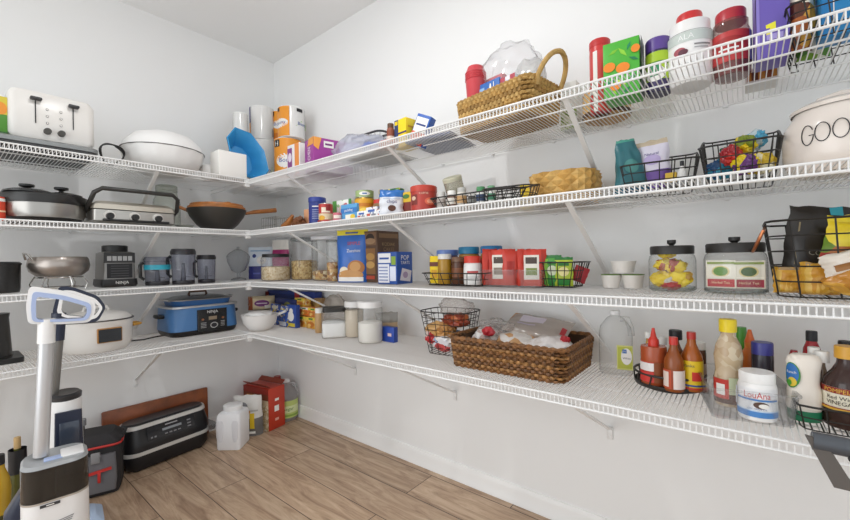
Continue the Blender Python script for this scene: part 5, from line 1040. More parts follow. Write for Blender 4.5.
# dark wicker basket
DW = [m('80562F', .55, var=.5, vscale=60), m('9A6E3E', .55, var=.5, vscale=60), m('6A4626', .55, var=.5, vscale=60)]
Pw = Vector((2.125, -.232, ZK[4] + EPS)); hw = hgt(Vector((1.905, -.40, Pw.z)), 335) - .006
rt = wicker('large dark brown wicker basket of bread bags on the lowest shelf', Pw, .45, .335, hw, 10, .028, DW, rz=.01, flare=1.025, cr=.025, lining=m('4A321E', .8))
for sx in (-1, 1):
    mk(DW[2]).tube([(sx * .213, -.07, hw - .03), (sx * .222, -.06, hw - .012), (sx * .224, 0, hw - .006), (sx * .222, .06, hw - .012), (sx * .213, .07, hw - .03)], .01, 7).build('handle', rt)
for i, (x, y, z, s, c, l, rz) in enumerate(((-.15, .0, .03, (.12, .16, .10), ['EDE9E6', 'E0DAD6', 'C9B0A8'], 'white and red bag at the left', .2), (-.03, .03, .02, (.2, .18, .10), ['E6E0DA', 'DAD2CB', 'C99A6A'], 'pale bread bag in the middle', .1), (.12, .0, .02, (.17, .18, .10), ['EFE9E6', 'E2DAD6', 'E9E4E2'], 'white bread bag at the right', -.1), (.17, .0, .10, (.035, .03, .03), ['B8262E', 'C8363A'], 'small red packet at the right end', 0), (-.11, -.06, .105, (.05, .04, .04), ['B8262E', 'C04048', 'E0D2D0'], 'small red topped packet at the left', 0))):
    blob('bread_bag', l + ' of the dark wicker basket', 'bag', Pw + Vector((x, y, z)), s, spots(c, 22, .35), 70 + i, .2, 1.8, group='bags in the dark wicker basket', rz=rz)
Q = Pw + Vector((.03, .02, .112)); pouch('tortilla_bag', 'clear bag of flat bread with tan corner laid over the dark wicker basket', 'bag', Q, .25, .15, .035, clear('FAF6F2', .6, 'F0E6DE', .15, .15), [('p', [(.0, .6), (.12, .75), (.12, 1), (.0, 1)], m('B8864A')), ('r', .2, .45, .6, .75, m('D9CFDA')), ('r', .2, .3, .5, .36, m('C9BFD2')), ('r', .9, .2, .97, .5, m('B8323A'))], seed=77, rz=.05, tilt=(math.radians(-70), .1), gusset=False)
blob('plastic_bag', 'knotted clear bag top at the left end of the dark wicker basket', 'bag', Pw + Vector((-.12, .02, .10)), (.14, .13, .065), clear('FAF9F8', .25, 'FFFDFB', .1, .12), 79, .25, 1.9)
# vinegar jug
P, r = RND(4, 597, 636, .125); h = hgt(P, 310)
rt = thing('vinegar_jug', 'translucent gallon jug with a yellow green label on the lowest shelf', 'jug', P, facing(P))
JG = clear('FCFDFD', .2, 'FFFFFF', .15, .1)
mk(JG).loft([(r * .8, r * .8, 0, r * .4), (r * .86, r * .86, .01, r * .4), (r * .86, r * .86, h * .6, r * .45), (r * .8, r * .8, h * .72, r * .5), (r * .45, r * .45, h * .87, r * .4), (r * .24, r * .24, h * .91, r * .22), (r * .24, r * .24, h * .93, r * .22)], cn=6).build('body', rt)
mk(m('F0F0F0', .35)).lathe([(0, h * .93), (r * .27, h * .93), (r * .27, h * .99), (0, h)], seg=20).build('cap', rt)
mk(JG).tube([(r * .25, .0, h * .86), (r * .6, 0, h * .86), (r * .78, 0, h * .72), (r * .8, 0, h * .6)], .011, 8).build('handle', rt)
q = mk(PAPER); q.dec(flatmap((r * .05, -r * .866, h * .1), (1, 0, 0), (0, 0, 1), r * .78, h * .38), [('r', 0, 0, 1, 1, m('CFD07A')), ('r', .06, .06, .94, .94, m('B9BE4A')), ('e', .6, .55, .34, .34, PAPER), ('r', .35, .68, .62, .84, m('2A66B0')), ('t', .48, .76, .2, 'GV', PAPER), ('t', .62, .48, .5, 'White', m('5a5a5a'))]); q.build('paper_label', rt)
# black turntable with sauces
P, r = RND(4, 634, 707, .215); Pt = P.copy()
rt = thing('turntable', 'black round turntable tray of sauces on the lowest shelf', 'tray', P, 0)
mk(m('2A2826', .4)).lathe([(0, .0), (r * .7, 0), (r * .7, .008), (r * .97, .01), (r, .016), (r, .022), (r * .96, .022), (r * .95, .014), (0, .014)], seg=48).build('tray', rt)
mk(m('2A2826', .4)).tube([(r * .985 * math.cos(2 * PI * i / 48), r * .985 * math.sin(2 * PI * i / 48), .05) for i in range(48)], .0035, 6, True).build('rail', rt)
for i in range(12):
    a = 2 * PI * i / 12 + .1; mk(m('2A2826', .4)).tube([(r * .985 * math.cos(a), r * .985 * math.sin(a), .02), (r * .985 * math.cos(a + .08), r * .985 * math.sin(a + .08), .05)], .0025, 5).build('rail_post', rt)
TZ = .0175
def sauce(name, label, cat, px0, px1, py, d, mat, zoff=TZ, **kw): return rcan(name, label, cat, px0, px1, py, d, mat, k=4, zoff=zoff, **kw)
OTH = m('EFEDE8', .35)
rt = sauce('chili_sauce_bottle', 'red chili sauce squeeze bottle with pointed red cap on the turntable', 'bottle', 641, 668, 339, .265, m('A8502F', .2), prof='wide', lid=(m('D23A2C', .35), .02, .42), band=(.1, .62, m('B83A2A', .3)), dec=[('r', .05, .55, .5, .95, m('E2DCDA')), ('r', .05, .0, .5, .5, m('C8352E')), ('r', .5, .0, .95, 1, m('8A4A26'))])
h0 = max(v.co.z for o in rt.children for v in o.data.vertices); rr = .011
mk(m('D23A2C', .35)).lathe([(rr * 1.3, h0 - .003), (rr * .75, h0 + .008), (rr * .35, h0 + .034), (0, h0 + .035)], seg=16).build('nozzle', rt)
sauce('hot_sauce_bottle', 'brown red sauce bottle with short red cap and white label on the turntable', 'bottle', 664, 685, 337, .30, m('8E4A1E', .15), prof='bottle', lid=(m('C8342A', .35), .018, .44), band=(.06, .46, m('9A3F20', .3)), dec=[('r', .0, .0, .42, 1, m('B84A2A')), ('r', .48, .02, .95, .98, m('E9DCD6')), ('r', .1, .1, .34, .9, m('E2CFC4'))])
sauce('hot_sauce_bottle', 'sauce bottle with black cap at the back of the turntable', 'bottle', 668, 685, 330, .19, m('7A4420', .2), prof='bottle', lid=(INK, .025, .8))
sauce('hot_sauce_bottle', 'orange sauce bottle with yellow label and red cap on the turntable', 'bottle', 681, 704, 332, .265, m('A85A22', .15), prof='bottle', lid=(m('B83226', .35), .016, .42), band=(.05, .58, m('E8C628', .35)), dec=[('t', .4, .84, .34, 'Franks', m('2a2a5a')), ('r', .5, .3, .8, .62, m('C8342A')), ('r', .0, .1, 1, .16, m('2A4A9A')), ('r', .0, .0, 1, .06, m('C8342A'))])
sauce('spice_jar', 'dark spice jar with white cap at the right of the turntable', 'jar', 694, 707, 342, .20, m('5A3A2A', .25), prof='jar', lid=(OTH, .018, .95), band=(.2, .6, m('B8A89C', .4)))
sauce('spice_jar', 'white capped jar hidden behind the chili sauce bottle', 'jar', 644, 654, 332, .13, m('B8862E', .2), prof='bottle', lid=(OTH, .016, .7))
sauce('mustard_bottle', 'white capped mustard bottle behind the middle sauces of the turntable', 'bottle', 658, 669, 337, .15, m('B87A22', .2), prof='bottle', lid=(OTH, .02, .8))
# clear bin with bottles
Pl, Pr = Vector((2.715, -.41, ZK[4] + EPS)), Vector((2.885, -.375, ZK[4] + EPS)); ang = math.atan2(.035, .17)
cB = Vector((2.788, -.285, ZK[4] + EPS))
clear_bin('clear plastic bin of bottles with the white oil jar at its front', cB, .175, .27, hgt(Vector((2.71, -.39, cB.z)), 383), ang, None, .92)
ZB = .005
rt = sauce('soy_sauce_bottle', 'dressing bottle with yellow flip cap in the clear bin', 'bottle', 714, 745, 319, .30, spots(['C9B598', 'BBA282', 'D2C2A6', 'C4AE8E'], 55, .15), ZB, prof='gourd', lid=(m('EDD21E', .35), .03, .6), band=(.04, .36, m('4A2418', .25)), dec=[('r', .1, .2, .5, 1.0, m('C4382F')), ('r', .22, .35, .42, .8, PAPER), ('r', .5, .4, .8, 1.1, m('C9D2B0'))])
sauce('green_bottle', 'green bottle at the back of the clear bin', 'bottle', 737, 748, 327, .17, m('4F9A3A', .3), ZB, prof='wide')
rt = sauce('orange_squeeze_bottle', 'orange squeeze bottle with pointed cap in the clear bin', 'bottle', 740, 762, 341, .22, m('D9742A', .3), ZB, prof='squeeze', lid=(m('E2812E', .35), .018, .5))
h0 = max(v.co.z for o in rt.children for v in o.data.vertices); mk(m('DE6A2A', .35)).lathe([(.013, h0 - .003), (.009, h0 + .01), (.004, h0 + .032), (0, h0 + .033)], seg=14).build('nozzle', rt)
sauce('cooking_spray_bottle', 'dark bottle with a blue violet lid in the clear bin', 'bottle', 752, 775, 342, .26, m('35313A', .25), ZB, prof='wide', lid=(m('3A3A86', .35), .028, 1.0))
P, r = RND(4, 738, 778, .375); P.z += ZB; h = hgt(P, 371)
can('coconut_oil_jar', 'white jar of coconut oil with a blue and red label', 'jar', (P, r), h, m('F4F3F1', .3), 'jar', lid=(m('F6F5F3', .35), .02, .94), band=(.12, .84, m('F1F1F2', .35)), dec=[('r', 0, 0, 1, .2, m('4A86C8')), ('r', .0, .2, 1, .24, m('BFD6EE')), ('r', .16, .66, .84, .9, m('F3F1F2')), ('t', .5, .78, .42, 'LouAna', m('C8323C'), 0, .22), ('r', .14, .58, .86, .64, m('4A86C8')), ('e', .56, .44, .12, .12, m('5A4238')), ('e', .6, .42, .08, .08, PAPER), ('t', .5, .3, .3, 'COCONUT OIL', m('3a6aa8')), ('r', .02, .3, .12, .95, m('DCE6F2'))])
# wire rack basket with ranch and vinegar
wire_basket('low black wire basket of dressing and vinegar at the right of the lowest shelf', Vector((3.015, -.27, ZK[4] + EPS)), .25, .26, .055, flare=.92, n=22, rings=2, floor_n=12)
sauce('ketchup_bottle', 'red ketchup bottle with black cap at the back of the low wire basket', 'bottle', 803, 823, 331, .19, m('A8262E', .25), ZB + .002, prof='squeeze', lid=(INK, .022, .62))
sauce('ketchup_bottle', 'dark red bottle leaning out behind the ranch bottle', 'bottle', 788, 802, 350, .22, m('9A2228', .25), ZB + .002, prof='squeeze')
sauce('mayo_bottle', 'clear bottle with white cap behind the ranch bottle', 'bottle', 807, 823, 347, .28, m('D9CFC4', .3), ZB + .002, prof='bottle', lid=(OTH, .02, .8))
sauce('mayo_bottle', 'glass bottle with white cap between ranch and vinegar', 'bottle', 814, 832, 351, .30, clear('CFC0B0', .5, '9A8A7A', .06, .25), ZB + .002, prof='bottle', lid=(OTH, .022, .9))
P, r = RND(4, 786, 824, .33); P.z += ZB + .002; h = hgt(P, 354); hc = h * .15; P.z += hc; h -= hc
rt = can('ranch_bottle', 'upturned cream ranch bottle with a green cap at its base', 'bottle', (P, r), h, m('EFE6DA', .3), 'hip', sq=(1, .72), rz=facing(P, .25))
mk(m('1E7A54', .35)).lathe([(0, -hc), (r * .9, -hc), (r * .94, -hc + .004), (r * .96, .001), (0, .001)], seg=36, sy=.76, sx=1.0).build('cap', rt)
q = mk(PAPER); mp = cylmap(r * .93, h * .4, h * .46, 1.04, .78); q.dec(mp, [('e', .20, .5, .19, .5, m('3A8A3A')), ('e', .20, .56, .16, .4, m('2F6FB5')), ('t', .2, .62, .22, 'Ranch', PAPER), ('e', .22, .24, .1, .18, m('E2C23A')), ('e', .16, .2, .06, .12, m('4FA03A'))]); q.build('paper_label', rt)
P, r = RND(4, 822, 872, .36); r = .043; P = Vector((2.985, -.322, ZK[4] + EPS + ZB + .002)); h = hgt(P, 346)
rt = can('vinegar_bottle', 'dark red wine vinegar bottle with yellow cap and cream label', 'bottle', (P, r), h, m('3A2622', .12), 'bottle', lid=(m('D9A23A', .35), .024, .5), band=(.26, .58, m('E9E2CC', .4)), dec=[('r', 0, .74, 1, 1, m('8E2A22')), ('t', .42, .86, .46, 'POMPEIAN', m('E2B84A')), ('t', .42, .56, .36, 'Red Wine', m('3A2A22')), ('t', .42, .34, .38, 'VINEGAR', m('3A2A22')), ('r', 0, 0, 1, .12, m('D9A83A')), ('r', 0, .1, 1, .14, m('8E2A22'))])
sauce('black_cap_bottle', 'dark bottle with black cap at the back right of the low wire basket', 'bottle', 838, 856, 341, .2, m('6A2A22', .2), ZB + .002, prof='bottle', lid=(INK, .03, .9))

# ------------------------------------------------------------------ floor
PB0, PB1 = on(102, 412, 0, .035), on(208, 389, 0, .035)
rt = put(mk(m('8A4A26', .35, var=.3, vscale=14)).box((0, 0, 0), (.02, PB1.y - PB0.y, (PB0.z + PB1.z) / 2), bev=.006).build('serving_board'), (.026, (PB0.y + PB1.y) / 2, (PB0.z + PB1.z) / 4 + .002), 0, (0, -.03))
tag(rt, 'reddish brown wooden board leaning on the left wall behind the black grill', 'board')
# black indoor grill
A, B = Vector((.268, -1.035, .001)), Vector((.222, -.588, .001)); c = (A + B) / 2; w = (B - A).length; ang = math.atan2(B.y - A.y, B.x - A.x); h = hgt(A, 432)
rt = thing('indoor_grill', 'black indoor grill with silver bands standing on the floor', 'grill', c, ang)
BG = m('1E1E21', .35); SB = m('D6D4D0', .3, .15); D_ = .165
mk(BG).loft([(w / 2 - .02, D_ / 2 - .01, .008, .06), (w / 2 - .002, D_ / 2, .03, .07), (w / 2, D_ / 2, h * .36, .07)], (0, D_ / 2, 0), cn=8).build('base', rt)
mk(SB).loft([(w / 2 + .004, D_ / 2 + .004, h * .36, .07), (w / 2 + .004, D_ / 2 + .004, h * .44, .07)], (0, D_ / 2, 0), cn=8).build('silver_band', rt)
lid = mk(BG).loft([(w / 2, D_ / 2, h * .43, .07), (w / 2 + .002, D_ / 2 + .002, h * .62, .07), (w / 2 - .012, D_ / 2 - .02, h * .96, .07, 0, .016)], (0, D_ / 2, 0), cn=8).build('lid', rt)
mk(SB).loft([(w / 2 - .003, D_ / 2 - .011, h * .92, .068, 0, .013), (w / 2 - .006, D_ / 2 - .014, h * .995, .068, 0, .014)], (0, D_ / 2, 0), cn=8).build('silver_trim', lid)
t = mk(m('232327', .3)).loft([(w / 2 - .012, D_ / 2 - .02, h * .985, .065, 0, .016), (w / 2 - .02, D_ / 2 - .03, h * 1.03, .06, 0, .018)], (0, D_ / 2, 0), cn=8)
t.build('top_cover', lid)
q = mk(BG); mp = flatmap((-w * .28, -.0035, h * .58), (1, 0, 0), (0, .04 / (h * .36), 1), w * .56, h * .36)
mp2 = lambda u, v, off: Vector((-w * .28 + u * w * .56, -.001 - off + .036 * v * v * .75 + .003 * v, h * .60 + v * h * .34))
mp2.W, mp2.H, mp2.N, mp2.NV = w * .56, h * .34, 1, 6
q.dec(mp2, [('r', 0, .04, 1, .96, m('26272B', .25)), ('r', .3, .46, .7, .6, m('9aa0a6', .3)), ('r', 0.370, 0.750, 0.630, 0.810, m('b0b0b4'))] + [('r', .06 + i * .07, .2, .1 + i * .07, .3, m('8a8a8e')) for i in range(2)] + [('r', .34 + i * .09, .2, .4 + i * .09, .28, m('8a8a8e')) for i in range(4)] + [('r', .82, .2 + i * .2, .9, .28 + i * .2, m('8a8a8e')) for i in range(3)])
q.build('control_panel', lid)
for sx in (-1, 1): mk(BLACK).lathe([(0, 0), (.02, 0), (.02, .012), (0, .012)], (sx * w * .36, .04, -.001), 16).build('foot', rt)
mk(clear('D9DBDD', .25, 'BFC3C6', .08, .25)).loft([(.02, .06, h * .3, .015), (.03, .07, h * .44, .02)], (w / 2 + .026, .10, 0)).build('drip_cup', rt)
# cooler bag
A, B = Vector((.335, -1.25, .001)), Vector((.385, -1.10, .001)); c = (A + B) / 2; w = (B - A).length + .06; c -= (B - A).normalized() * .02; ang = math.atan2(B.y - A.y, B.x - A.x); h = hgt(B, 442)
rt = thing('cooler_bag', 'grey and black cooler bag with red zips beside the black grill', 'bag', c, ang)
KB = m('2A292B', .8, bump=.2, bscale=400); KG = m('6E6E72', .85, bump=.2, bscale=400); RZ = m('C8342E', .5)
b = mk(KB).loft([(w / 2 - .01, .08, 0, .02), (w / 2, .088, .02, .03), (w / 2, .088, h * .78, .03), (w / 2 - .004, .085, h, .03)], (0, .088, 0), cn=5); b.build('body', rt)
mk(m('2C2A2C', .8)).loft([(w / 2 + .003, .09, h * .95, .03), (w / 2 + .003, .09, h * 1.05, .03), (w / 2 - .03, .07, h * 1.18, .03)], (0, .09, 0), cn=5).build('top_flap', rt)
mk(RZ).tube([Vector((p.x, p.y + .09, h * .97)) for p in resample(rrect(w + .01, .184, .034), 40)], .0055, 6, True).build('zip', rt)
pk = mk(KG).loft([(w * .42, .012, h * .1, .01), (w * .44, .018, h * .3, .012), (w * .42, .012, h * .82, .01)], (0, -.004, 0)); pk = pk.build('front_pocket', rt)
mk(RZ).box((.01, -.025, h * .52), (w * .62, .008, .012), rot=Matrix.Rotation(-.12, 3, 'Y')).build('pocket_zip', pk)
mk(RZ).box((w * .14, -.03, h * .42), (.012, .006, .05), bev=.002).build('zip_pull', pk)
mk(m('8E8E90', .4)).box((w * .08, -.022, h * .8), (.035, .012, .05), bev=.004).build('buckle', rt)
mk(KB).tube([(-w * .3, .0, h * .9), (-w * .3, -.012, h * .5), (-w * .3, -.005, h * .08)], .012, 6, flat=.3).build('strap', rt)
for sx in (-1, 1): mk(KB).tube([(sx * w / 2, .06, h * .98), (sx * (w / 2 + .015), .08, h * 1.1), (sx * (w / 2 + .015), .12, h * 1.1), (sx * w / 2, .13, h * .98)], .008, 6).build('side_handle', rt)
P, r = RND(0, 78, 89, .08, True)
can('drink_bottle', 'dark bottle with clear lid standing behind the cooler bag', 'bottle', (P, r), hgt(P, 419), m('4A4A4C', .3), 'bottle', lid=(m('9A9CA0', .25), .03, .7))
# white square jug
P = Vector((.345, -.515, .001)); r = .071; h = hgt(P, 404)
rt = thing('detergent_jug', 'white square plastic container with round screw lid on the floor', 'container', P, facing(P, -.45))
WJ = m('EEEEF0', .35)
b = mk(WJ).loft([(r * .94, r * .94, 0, .012), (r, r, .01, .016), (r, r, h * .78, .016), (r * .92, r * .92, h * .84, .02), (r * .66, r * .66, h * .87, .03), (r * .62, r * .62, h * .9, .03)], cn=4)
b.build('body', rt)
for rot in range(2):
    for sx in (-1, 1):
        M_ = Matrix.Rotation(-rot * PI / 2, 3, 'Z'); q = mk(m('E2E2E6', .4))
        q.loft([(.008, .003, h * .2, .003), (.016, .004, h * .3, .004), (.02, .004, h * .6, .004), (.012, .003, h * .7, .003)], M_ @ Vector((sx * r * .62, -r - .0005, 0)), M_, 3); q.build('grip', rt)
mk(m('F4F4F4', .35)).lathe([(0, h * .88), (r * .72, h * .88), (r * .76, h * .9), (r * .76, h * .99), (r * .7, h), (0, h)], seg=32, ripple=.012, nr=30).build('lid', rt)
# pet food bag
P = Vector((.262, -.375, .001))
pouch('baking_bag', 'white and grey printed bag with a yellow strip between the white container and red box', 'bag', P, .185, hgt(P, 394), .085, m('DAD7D2', .4), [('r', .62, .2, .78, .58, m('E6C32A')), ('e', .35, .75, .2, .1, m('8A8A8E')), ('r', .1, .62, .9, .66, m('B0AEAA')), ('e', .55, .62, .1, .05, m('C98A3A')), ('r', 0.400, 0.070, 0.800, 0.130, PAPER)], [(0, .45, m('6E6B68', .4))], seed=81, rz=facing(P, -.35), tilt=(math.radians(4), 0), taper=.95)
# red box
A, B = Vector((.345, -.283, .001)), Vector((.322, -.150, .001)); c = (A + B) / 2; w = (B - A).length; ang = math.atan2(B.y - A.y, B.x - A.x); h = hgt(B, 384)
RB = m('C23A22', .4)
rt = thing('cereal_box', 'open red box with a tan picture on its side, standing on the floor', 'box', c, ang)
b = mk(RB).box((0, .125, h / 2), (w, .25, h), bev=.003)
b.dec(flatmap((-w / 2, 0, 0), (1, 0, 0), (0, 0, 1), w, h), [('r', .35, .42, .62, .56, PAPER), ('r', 0.380, 0.670, 0.620, 0.730, PAPER), ('r', .38, .2, .6, .26, m('E9B0A0'))] + [('p', [(0, .08 + i * .14), (.12, .12 + i * .14), (0, .16 + i * .14)], m('E9DCC9')) for i in range(0)])
b.dec(flatmap((-w / 2, .25, 0), (0, -1, 0), (0, 0, 1), .25, h), [('r', .0, 0, 1, 1, m('7A3A22')), ('r', .3, .0, 1, .72, m('CDB695')), ('r', .3, .0, 1, .6, spots(['D9C6A6', 'C4AA82', 'E6D8C0', 'B89A70'], 90, .6)), ('t', .28, .7, .24, 'ZATA', m('E2A04A'), 1, .3), ('r', 0, .86, 1, 1, m('8E2A1E'))])
b.build('box', rt)
for sx, tl in ((-1, .5), (1, -.9)):
    mk(m('8E3A26', .6)).box((sx * w * .46, .125, h + .016), (.003, .24, .038), rot=Matrix.Rotation(sx * .9, 3, 'Y')).build('flap', rt)
P = Vector((.095, -.07, .001)); can('red_bottle', 'red capped bottle between the red box and the clear jug', 'bottle', (P, .045), hgt(P, 376), m('B84232', .35), 'bottle', lid=(m('A8392C', .35), .03, .55))
# gallon jug
P = Vector((.235, -.085, .001)); r = .078; h = hgt(P, 379)
rt = thing('cleaning_vinegar_jug', 'clear gallon jug with a green label on the floor in the corner', 'jug', P, facing(P))
JC = clear('F6F8F8', .3, 'FFFFFF', .12, .15)
mk(JC).lathe([(0, .002), (r * .93, .002), (r, .014), (r, h * .58), (r * .9, h * .7), (r * .5, h * .86), (r * .27, h * .92), (r * .27, h * .94)], seg=32).build('body', rt)
mk(m('F2F2F2', .35)).lathe([(0, h * .93), (r * .32, h * .93), (r * .32, h * .99), (0, h)], seg=20).build('cap', rt)
mk(JC).tube([(r * .3, 0, h * .88), (r * .7, 0, h * .87), (r * .92, 0, h * .72), (r * .95, 0, h * .6)], .011, 8).build('handle', rt)
q = mk(m('B9CC6A', .4)); q.dec(cylmap(r * 1.005, h * .1, h * .42), [('r', .05, 0, .95, 1, m('C2D27A')), ('r', .1, .3, .9, .7, m('DDE6B0')), ('t', .5, .5, .4, 'Vinegar', m('5A8A3A')), ('r', .1, .08, .9, .2, m('8EB04A'))]); q.build('paper_label', rt)
# oil bottles at the left
P, r = RND(0, 9, 28, .30, True); can('oil_bottle', 'bottle with beige cap and black neck on the floor behind the vacuum', 'bottle', (P, r), hgt(P, 437), m('5A5A2E', .2), 'bottle', lid=(m('C9A874', .5), .045, .40), band=(.66, .98, m('232326', .4)))
P, r = RND(0, -14, 13, .42, True); can('oil_bottle', 'bottle with black cap and gold neck at the left edge of the floor', 'bottle', (P, r), hgt(P, 455), m('C09A2A', .25), 'gourd', lid=(INK, .035, .5), band=(.06, .36, m('4A4420', .4)), dec=[('r', .2, .5, .8, .8, m('D9C23A'))])

# ------------------------------------------------------------------ floor washers
def handle_loop(rt, pts_out, pts_in, t, y0, mat, inmat, name='handle'):
    fn = lambda u, v, w_: Vector((u, y0 + w_, v))
    mk(mat).frame(pts_out, pts_in, t, fn).build(name, rt)
    mid = [((a[0] + b[0]) / 2, (a[1] + b[1]) / 2) for a, b in zip(pts_out, pts_in)]
    k = .18; pi = [(a[0] + (b[0] - a[0]) * k, a[1] + (b[1] - a[1]) * k) for a, b in zip(pts_in, mid)]
    return mk(inmat).frame(mid, [(a[0], a[1]) for a in pts_in], t + .008, lambda u, v, w_: Vector((u, y0 - .004 + w_, v)))
def rounded(poly, r, n=4):
    out = []; N = len(poly)
    for i in range(N):
        p0, p, p1 = Vector(poly[i - 1]), Vector(poly[i]), Vector(poly[(i + 1) % N]); a = (p0 - p).normalized(); b = (p1 - p).normalized()
        rr = min(r, (p0 - p).length * .45, (p1 - p).length * .45); s, e = p + a * rr, p + b * rr
        for j in range(n + 1):
            t_ = j / n; out.append(tuple((1 - t_) ** 2 * s + 2 * t_ * (1 - t_) * p + t_ * t_ * e))
    return out
def locpix(P, rz):                              # pixel -> local (x, z) on the upright plane through P
    ax = Vector((math.cos(rz), math.sin(rz), 0)); nr = Vector((-math.sin(rz), math.cos(rz), 0))
    def f(px, py):
        d = ray(px, py); t = (Vector((P.x, P.y, 0)) - CAM).dot(nr) / d.dot(nr); Q = CAM + d * t
        return ((Q - P).dot(ax), Q.z)
    return f
VW = m('ECEBEA', .3); VB = m('A9B9DD', .35); VN = m('232A3E', .35); VG = m('C2C3C4', .35, .3)
def washer(P, label, loop_o, loop_i, tube, tubemat, hmat, inmat, rz, group=None):
    rt = thing('floor_washer', label, 'vacuum', P, rz); L_ = locpix(P, rz)
    o = rounded([L_(*p) for p in loop_o], .018); i_ = rounded([L_(*p) for p in loop_i], .012)
    handle_loop(rt, o, i_, .036, -.018, hmat, inmat).build('grip_lining', rt)
    (x0, z0), (x1, z1), rr = L_(*tube[0]), L_(*tube[1]), tube[2]
    return rt, L_, Vector((x0, 0, z0)), Vector((x1, 0, z1)), rr
# front white one
P = CAM + FWD * 1.40 + RGT * (-378 / FPX * 1.40); P.z = .001; rz = facing(P)
rt, L_, a, b_, rr = washer(P, 'white floor washer with a light blue lined handle, in front', [(29, 286), (64, 291), (95, 301), (95, 312), (90, 322), (62, 324), (28, 324), (26, 306)], [(36.5, 296.5), (64, 300), (86, 306), (87, 312), (84, 318), (62, 319), (36.5, 319.5), (36, 308)], ((47, 322), (41, 456), .02), VG, VW, VB, rz)
d = (b_ - a); mk(VW).tube([a + Vector((0, 0, .01)), a + d * .16], .024, 14).build('handle_neck', rt)
mk(m('C9C9CA', .3, .5)).tube([a + d * .15, b_], .021, 16).build('pole', rt)
x, z = L_(55, 488); zt = L_(55, 456)[1]; hw = (L_(89, 500)[0] - L_(20, 500)[0]) / 2; xc = (L_(89, 500)[0] + L_(20, 500)[0]) / 2
b = mk(VW).loft([(hw * .9, .085, .06, .05), (hw * 1.0, .09, .12, .05), (hw * .98, .088, L_(55, 490)[1], .05)], (xc, 0, 0), cn=8)
b.dec(flatmap((xc - hw * .25, -.0895, L_(55, 520)[1]), (1, 0, 0), (0, 0, 1), .07, .05), [('p', [(.05 + .04 * i, .0 + i * .13), (.75 + .04 * i, .14 + i * .13), (.75 + .04 * i, .2 + i * .13), (.05 + .04 * i, .06 + i * .13)], m('8A8A8A')) for i in range(6)])
b.build('body', rt)
z0 = L_(55, 489)[1]
mk(m('C9C4BC', .3, .6)).loft([(hw * .99, .089, z0 - .004, .05), (hw * .99, .089, z0 + .002, .05)], (xc, 0, 0), cn=8).build('silver_trim', rt)
q = mk(INK); q.dec(flatmap((xc - .04, -.0905, z0 - .016), (1, 0, 0), (0, 0, 1), .05, .01), [('r', 0, 0, 1, 1, m('3a3a3c')), ('r', .3, .35, .7, .65, PAPER)]); q.build('lettering', rt)
mk(m('403C39', .35)).loft([(hw * .47, .08, z0 + .004, .045), (hw * .46, .078, zt - .008, .045)], (xc - hw * .46, 0, 0), cn=8).build('motor_cover', rt)
mk(clear('A8A29A', .3, '6A645C', .05, .3)).loft([(hw * .98, .088, z0 + .003, .05), (hw * .98, .088, zt - .006, .05)], (xc, 0, 0), cn=8).build('dirty_tank', rt)
mk(m('9EA0A2', .3)).loft([(hw * .98, .086, zt - .006, .05), (hw * .9, .078, zt + .004, .05)], (xc, 0, 0), cn=8).build('top_cap', rt)
mk(VW).box((xc + hw * .5, -.01, zt + .006), (hw * .7, .08, .008), bev=.003).build('lid_panel', rt)
mk(VB).box((xc - hw * .05, -.035, zt + .006), (.05, .03, .006), bev=.002).build('display', rt)
mk(VN).loft([(.045, .05, .06, .03), (.042, .05, z0 - .06, .03), (.02, .04, z0 + .02, .015, .025, 0)], (xc - hw * 1.0, .06, 0)).build('rear_shell', rt)
mk(VW).loft([(.13, .13, .002, .03), (.135, .135, .04, .03), (.09, .09, .08, .03)], (xc + .02, -.03, 0)).build('floor_head', rt)
# rear navy one
P = CAM + FWD * 1.66 + RGT * (-362 / FPX * 1.66); P.z = .001; rz = facing(P)
rt, L_, a, b_, rr = washer(P, 'second floor washer with a dark navy handle, behind the white one', [(59, 286), (72, 287), (98, 296), (106, 307), (98, 321), (88, 323), (60, 319), (52, 314)], [(64, 294), (74, 294), (93, 301), (100, 308), (95, 315), (86, 317), (66, 315), (61, 311)], ((59, 318), (47, 452), .02), VG, VN, VW, rz)
d = b_ - a; mk(VN).tube([a + Vector((0, 0, .02)), a + d * .17], .024, 14).build('handle_neck', rt)
mk(m('7E7C78', .35, .5)).tube([a + d * .16, b_], .021, 16).build('pole', rt)
x0, zt = L_(47, 396); x1, _ = L_(83, 396); hw = (x1 - x0) / 2; xc = (x0 + x1) / 2; zb = L_(60, 455)[1]
mk(VW).loft([(hw * 1.05, .075, .08, .06), (hw * 1.0, .075, zb, .06), (hw * .92, .07, zt - .02, .06)], (xc, .0, 0), cn=8).build('tank_shell', rt)
q = mk(VN).loft([(hw * .8, .006, zb * .7, .005), (hw * .82, .006, zb, .005), (hw * .74, .006, zt - .06, .005)], (xc + hw * .15, -.0745, 0)); q = q.build('tank_panel', rt)
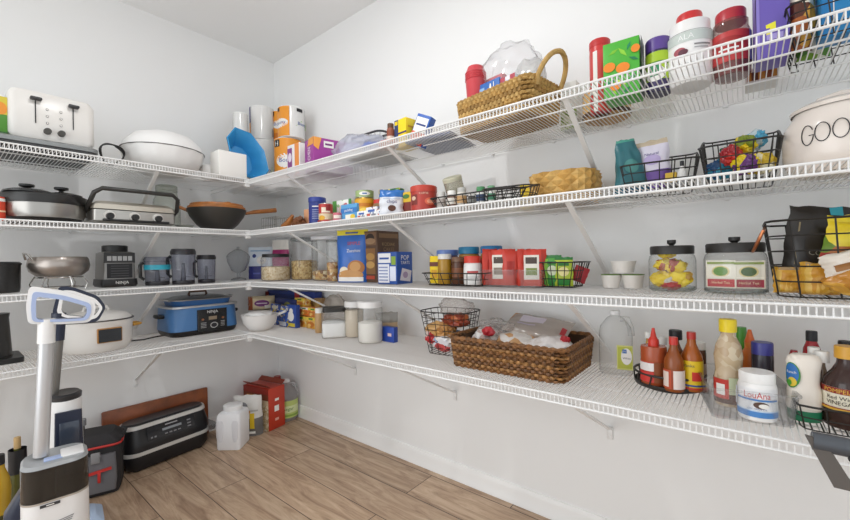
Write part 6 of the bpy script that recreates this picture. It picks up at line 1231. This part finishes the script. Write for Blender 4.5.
mk(m('3a4250', .15)).box((xc + hw * .2, -.082, (zb + zt) / 2 - .02), (hw * 1.1, .006, (zt - zb) * .36), bev=.002).build('tank_window', q)
mk(m('2A2A2C', .3)).lathe([(0, zt - .02), (hw * .94, zt - .02), (hw * .96, zt - .004), (hw * .8, zt + .004), (hw * .5, zt), (0, zt + .002)], (xc, 0, 0), 32, sy=.075 / hw).build('tank_lid', rt)
mk(m('B9CCE6', .35)).loft([(.09, .10, .004, .03), (.095, .105, .05, .04), (.07, .07, .075, .03)], (xc + .02, -.03, 0), cn=6).build('floor_head', rt)

# ------------------------------------------------------------------ folding step stool at the lower right
SGY = m('5E5955', .4); SGB = m('4E5258', .35)
yS = -.62
def sp(px, py): q = on(px, py, 1, yS); return (q.x, q.z)
tl, bl = sp(804, 435), sp(834, 489); bl2 = sp(853, 492)
rt = thing('step_stool', 'dark grey folding step stool handle rising in front of the lowest shelf', 'step stool', (tl[0] + .1, yS, 0.001), 0)
X0 = tl[0] + .1
fn = lambda u, v, w_: Vector((u - X0, w_, v))
i1 = sp(833, 455)
dxx = bl[0] - tl[0]
mk(SGY).plate([sp(805, 436), sp(820, 440), sp(834, 456), sp(852, 484), sp(859, 494), sp(834, 488)], .008, fn).build('side_arm', rt)
mk(SGY).plate([sp(852, 482), sp(940, 492), sp(940, 504), sp(850, 491)], .008, lambda u, v, w_: Vector((u - X0, w_ + .0085, v))).build('lower_bar', rt)
mk(SGB).tube([(tl[0] - X0 + .012, .012, tl[1] - .012), (tl[0] - X0 + .30, .03, tl[1] - .024)], .017, 14).build('grip_bar', rt)
mk(INK).lathe([(0, 0), (.006, 0), (.006, .003), (0, .003)], (tl[0] - X0 + .06, -.022, tl[1] - .02), 12, rot=Vector((0, -1, 0)).to_track_quat('Z', 'Y').to_matrix()).build('bolt', rt)
for xx in (bl[0] + .20 - X0, bl[0] + .245 - X0): mk(SGY).box((xx, .015 + (xx > bl[0] + .21 - X0) * .06, (bl[1] - .01) / 2), (.025, .03, bl[1] - .01)).build('leg', rt)
mk(SGY).box((bl[0] + .225 - X0, .05, .25), (.09, .22, .03), bev=.006).build('step', rt)
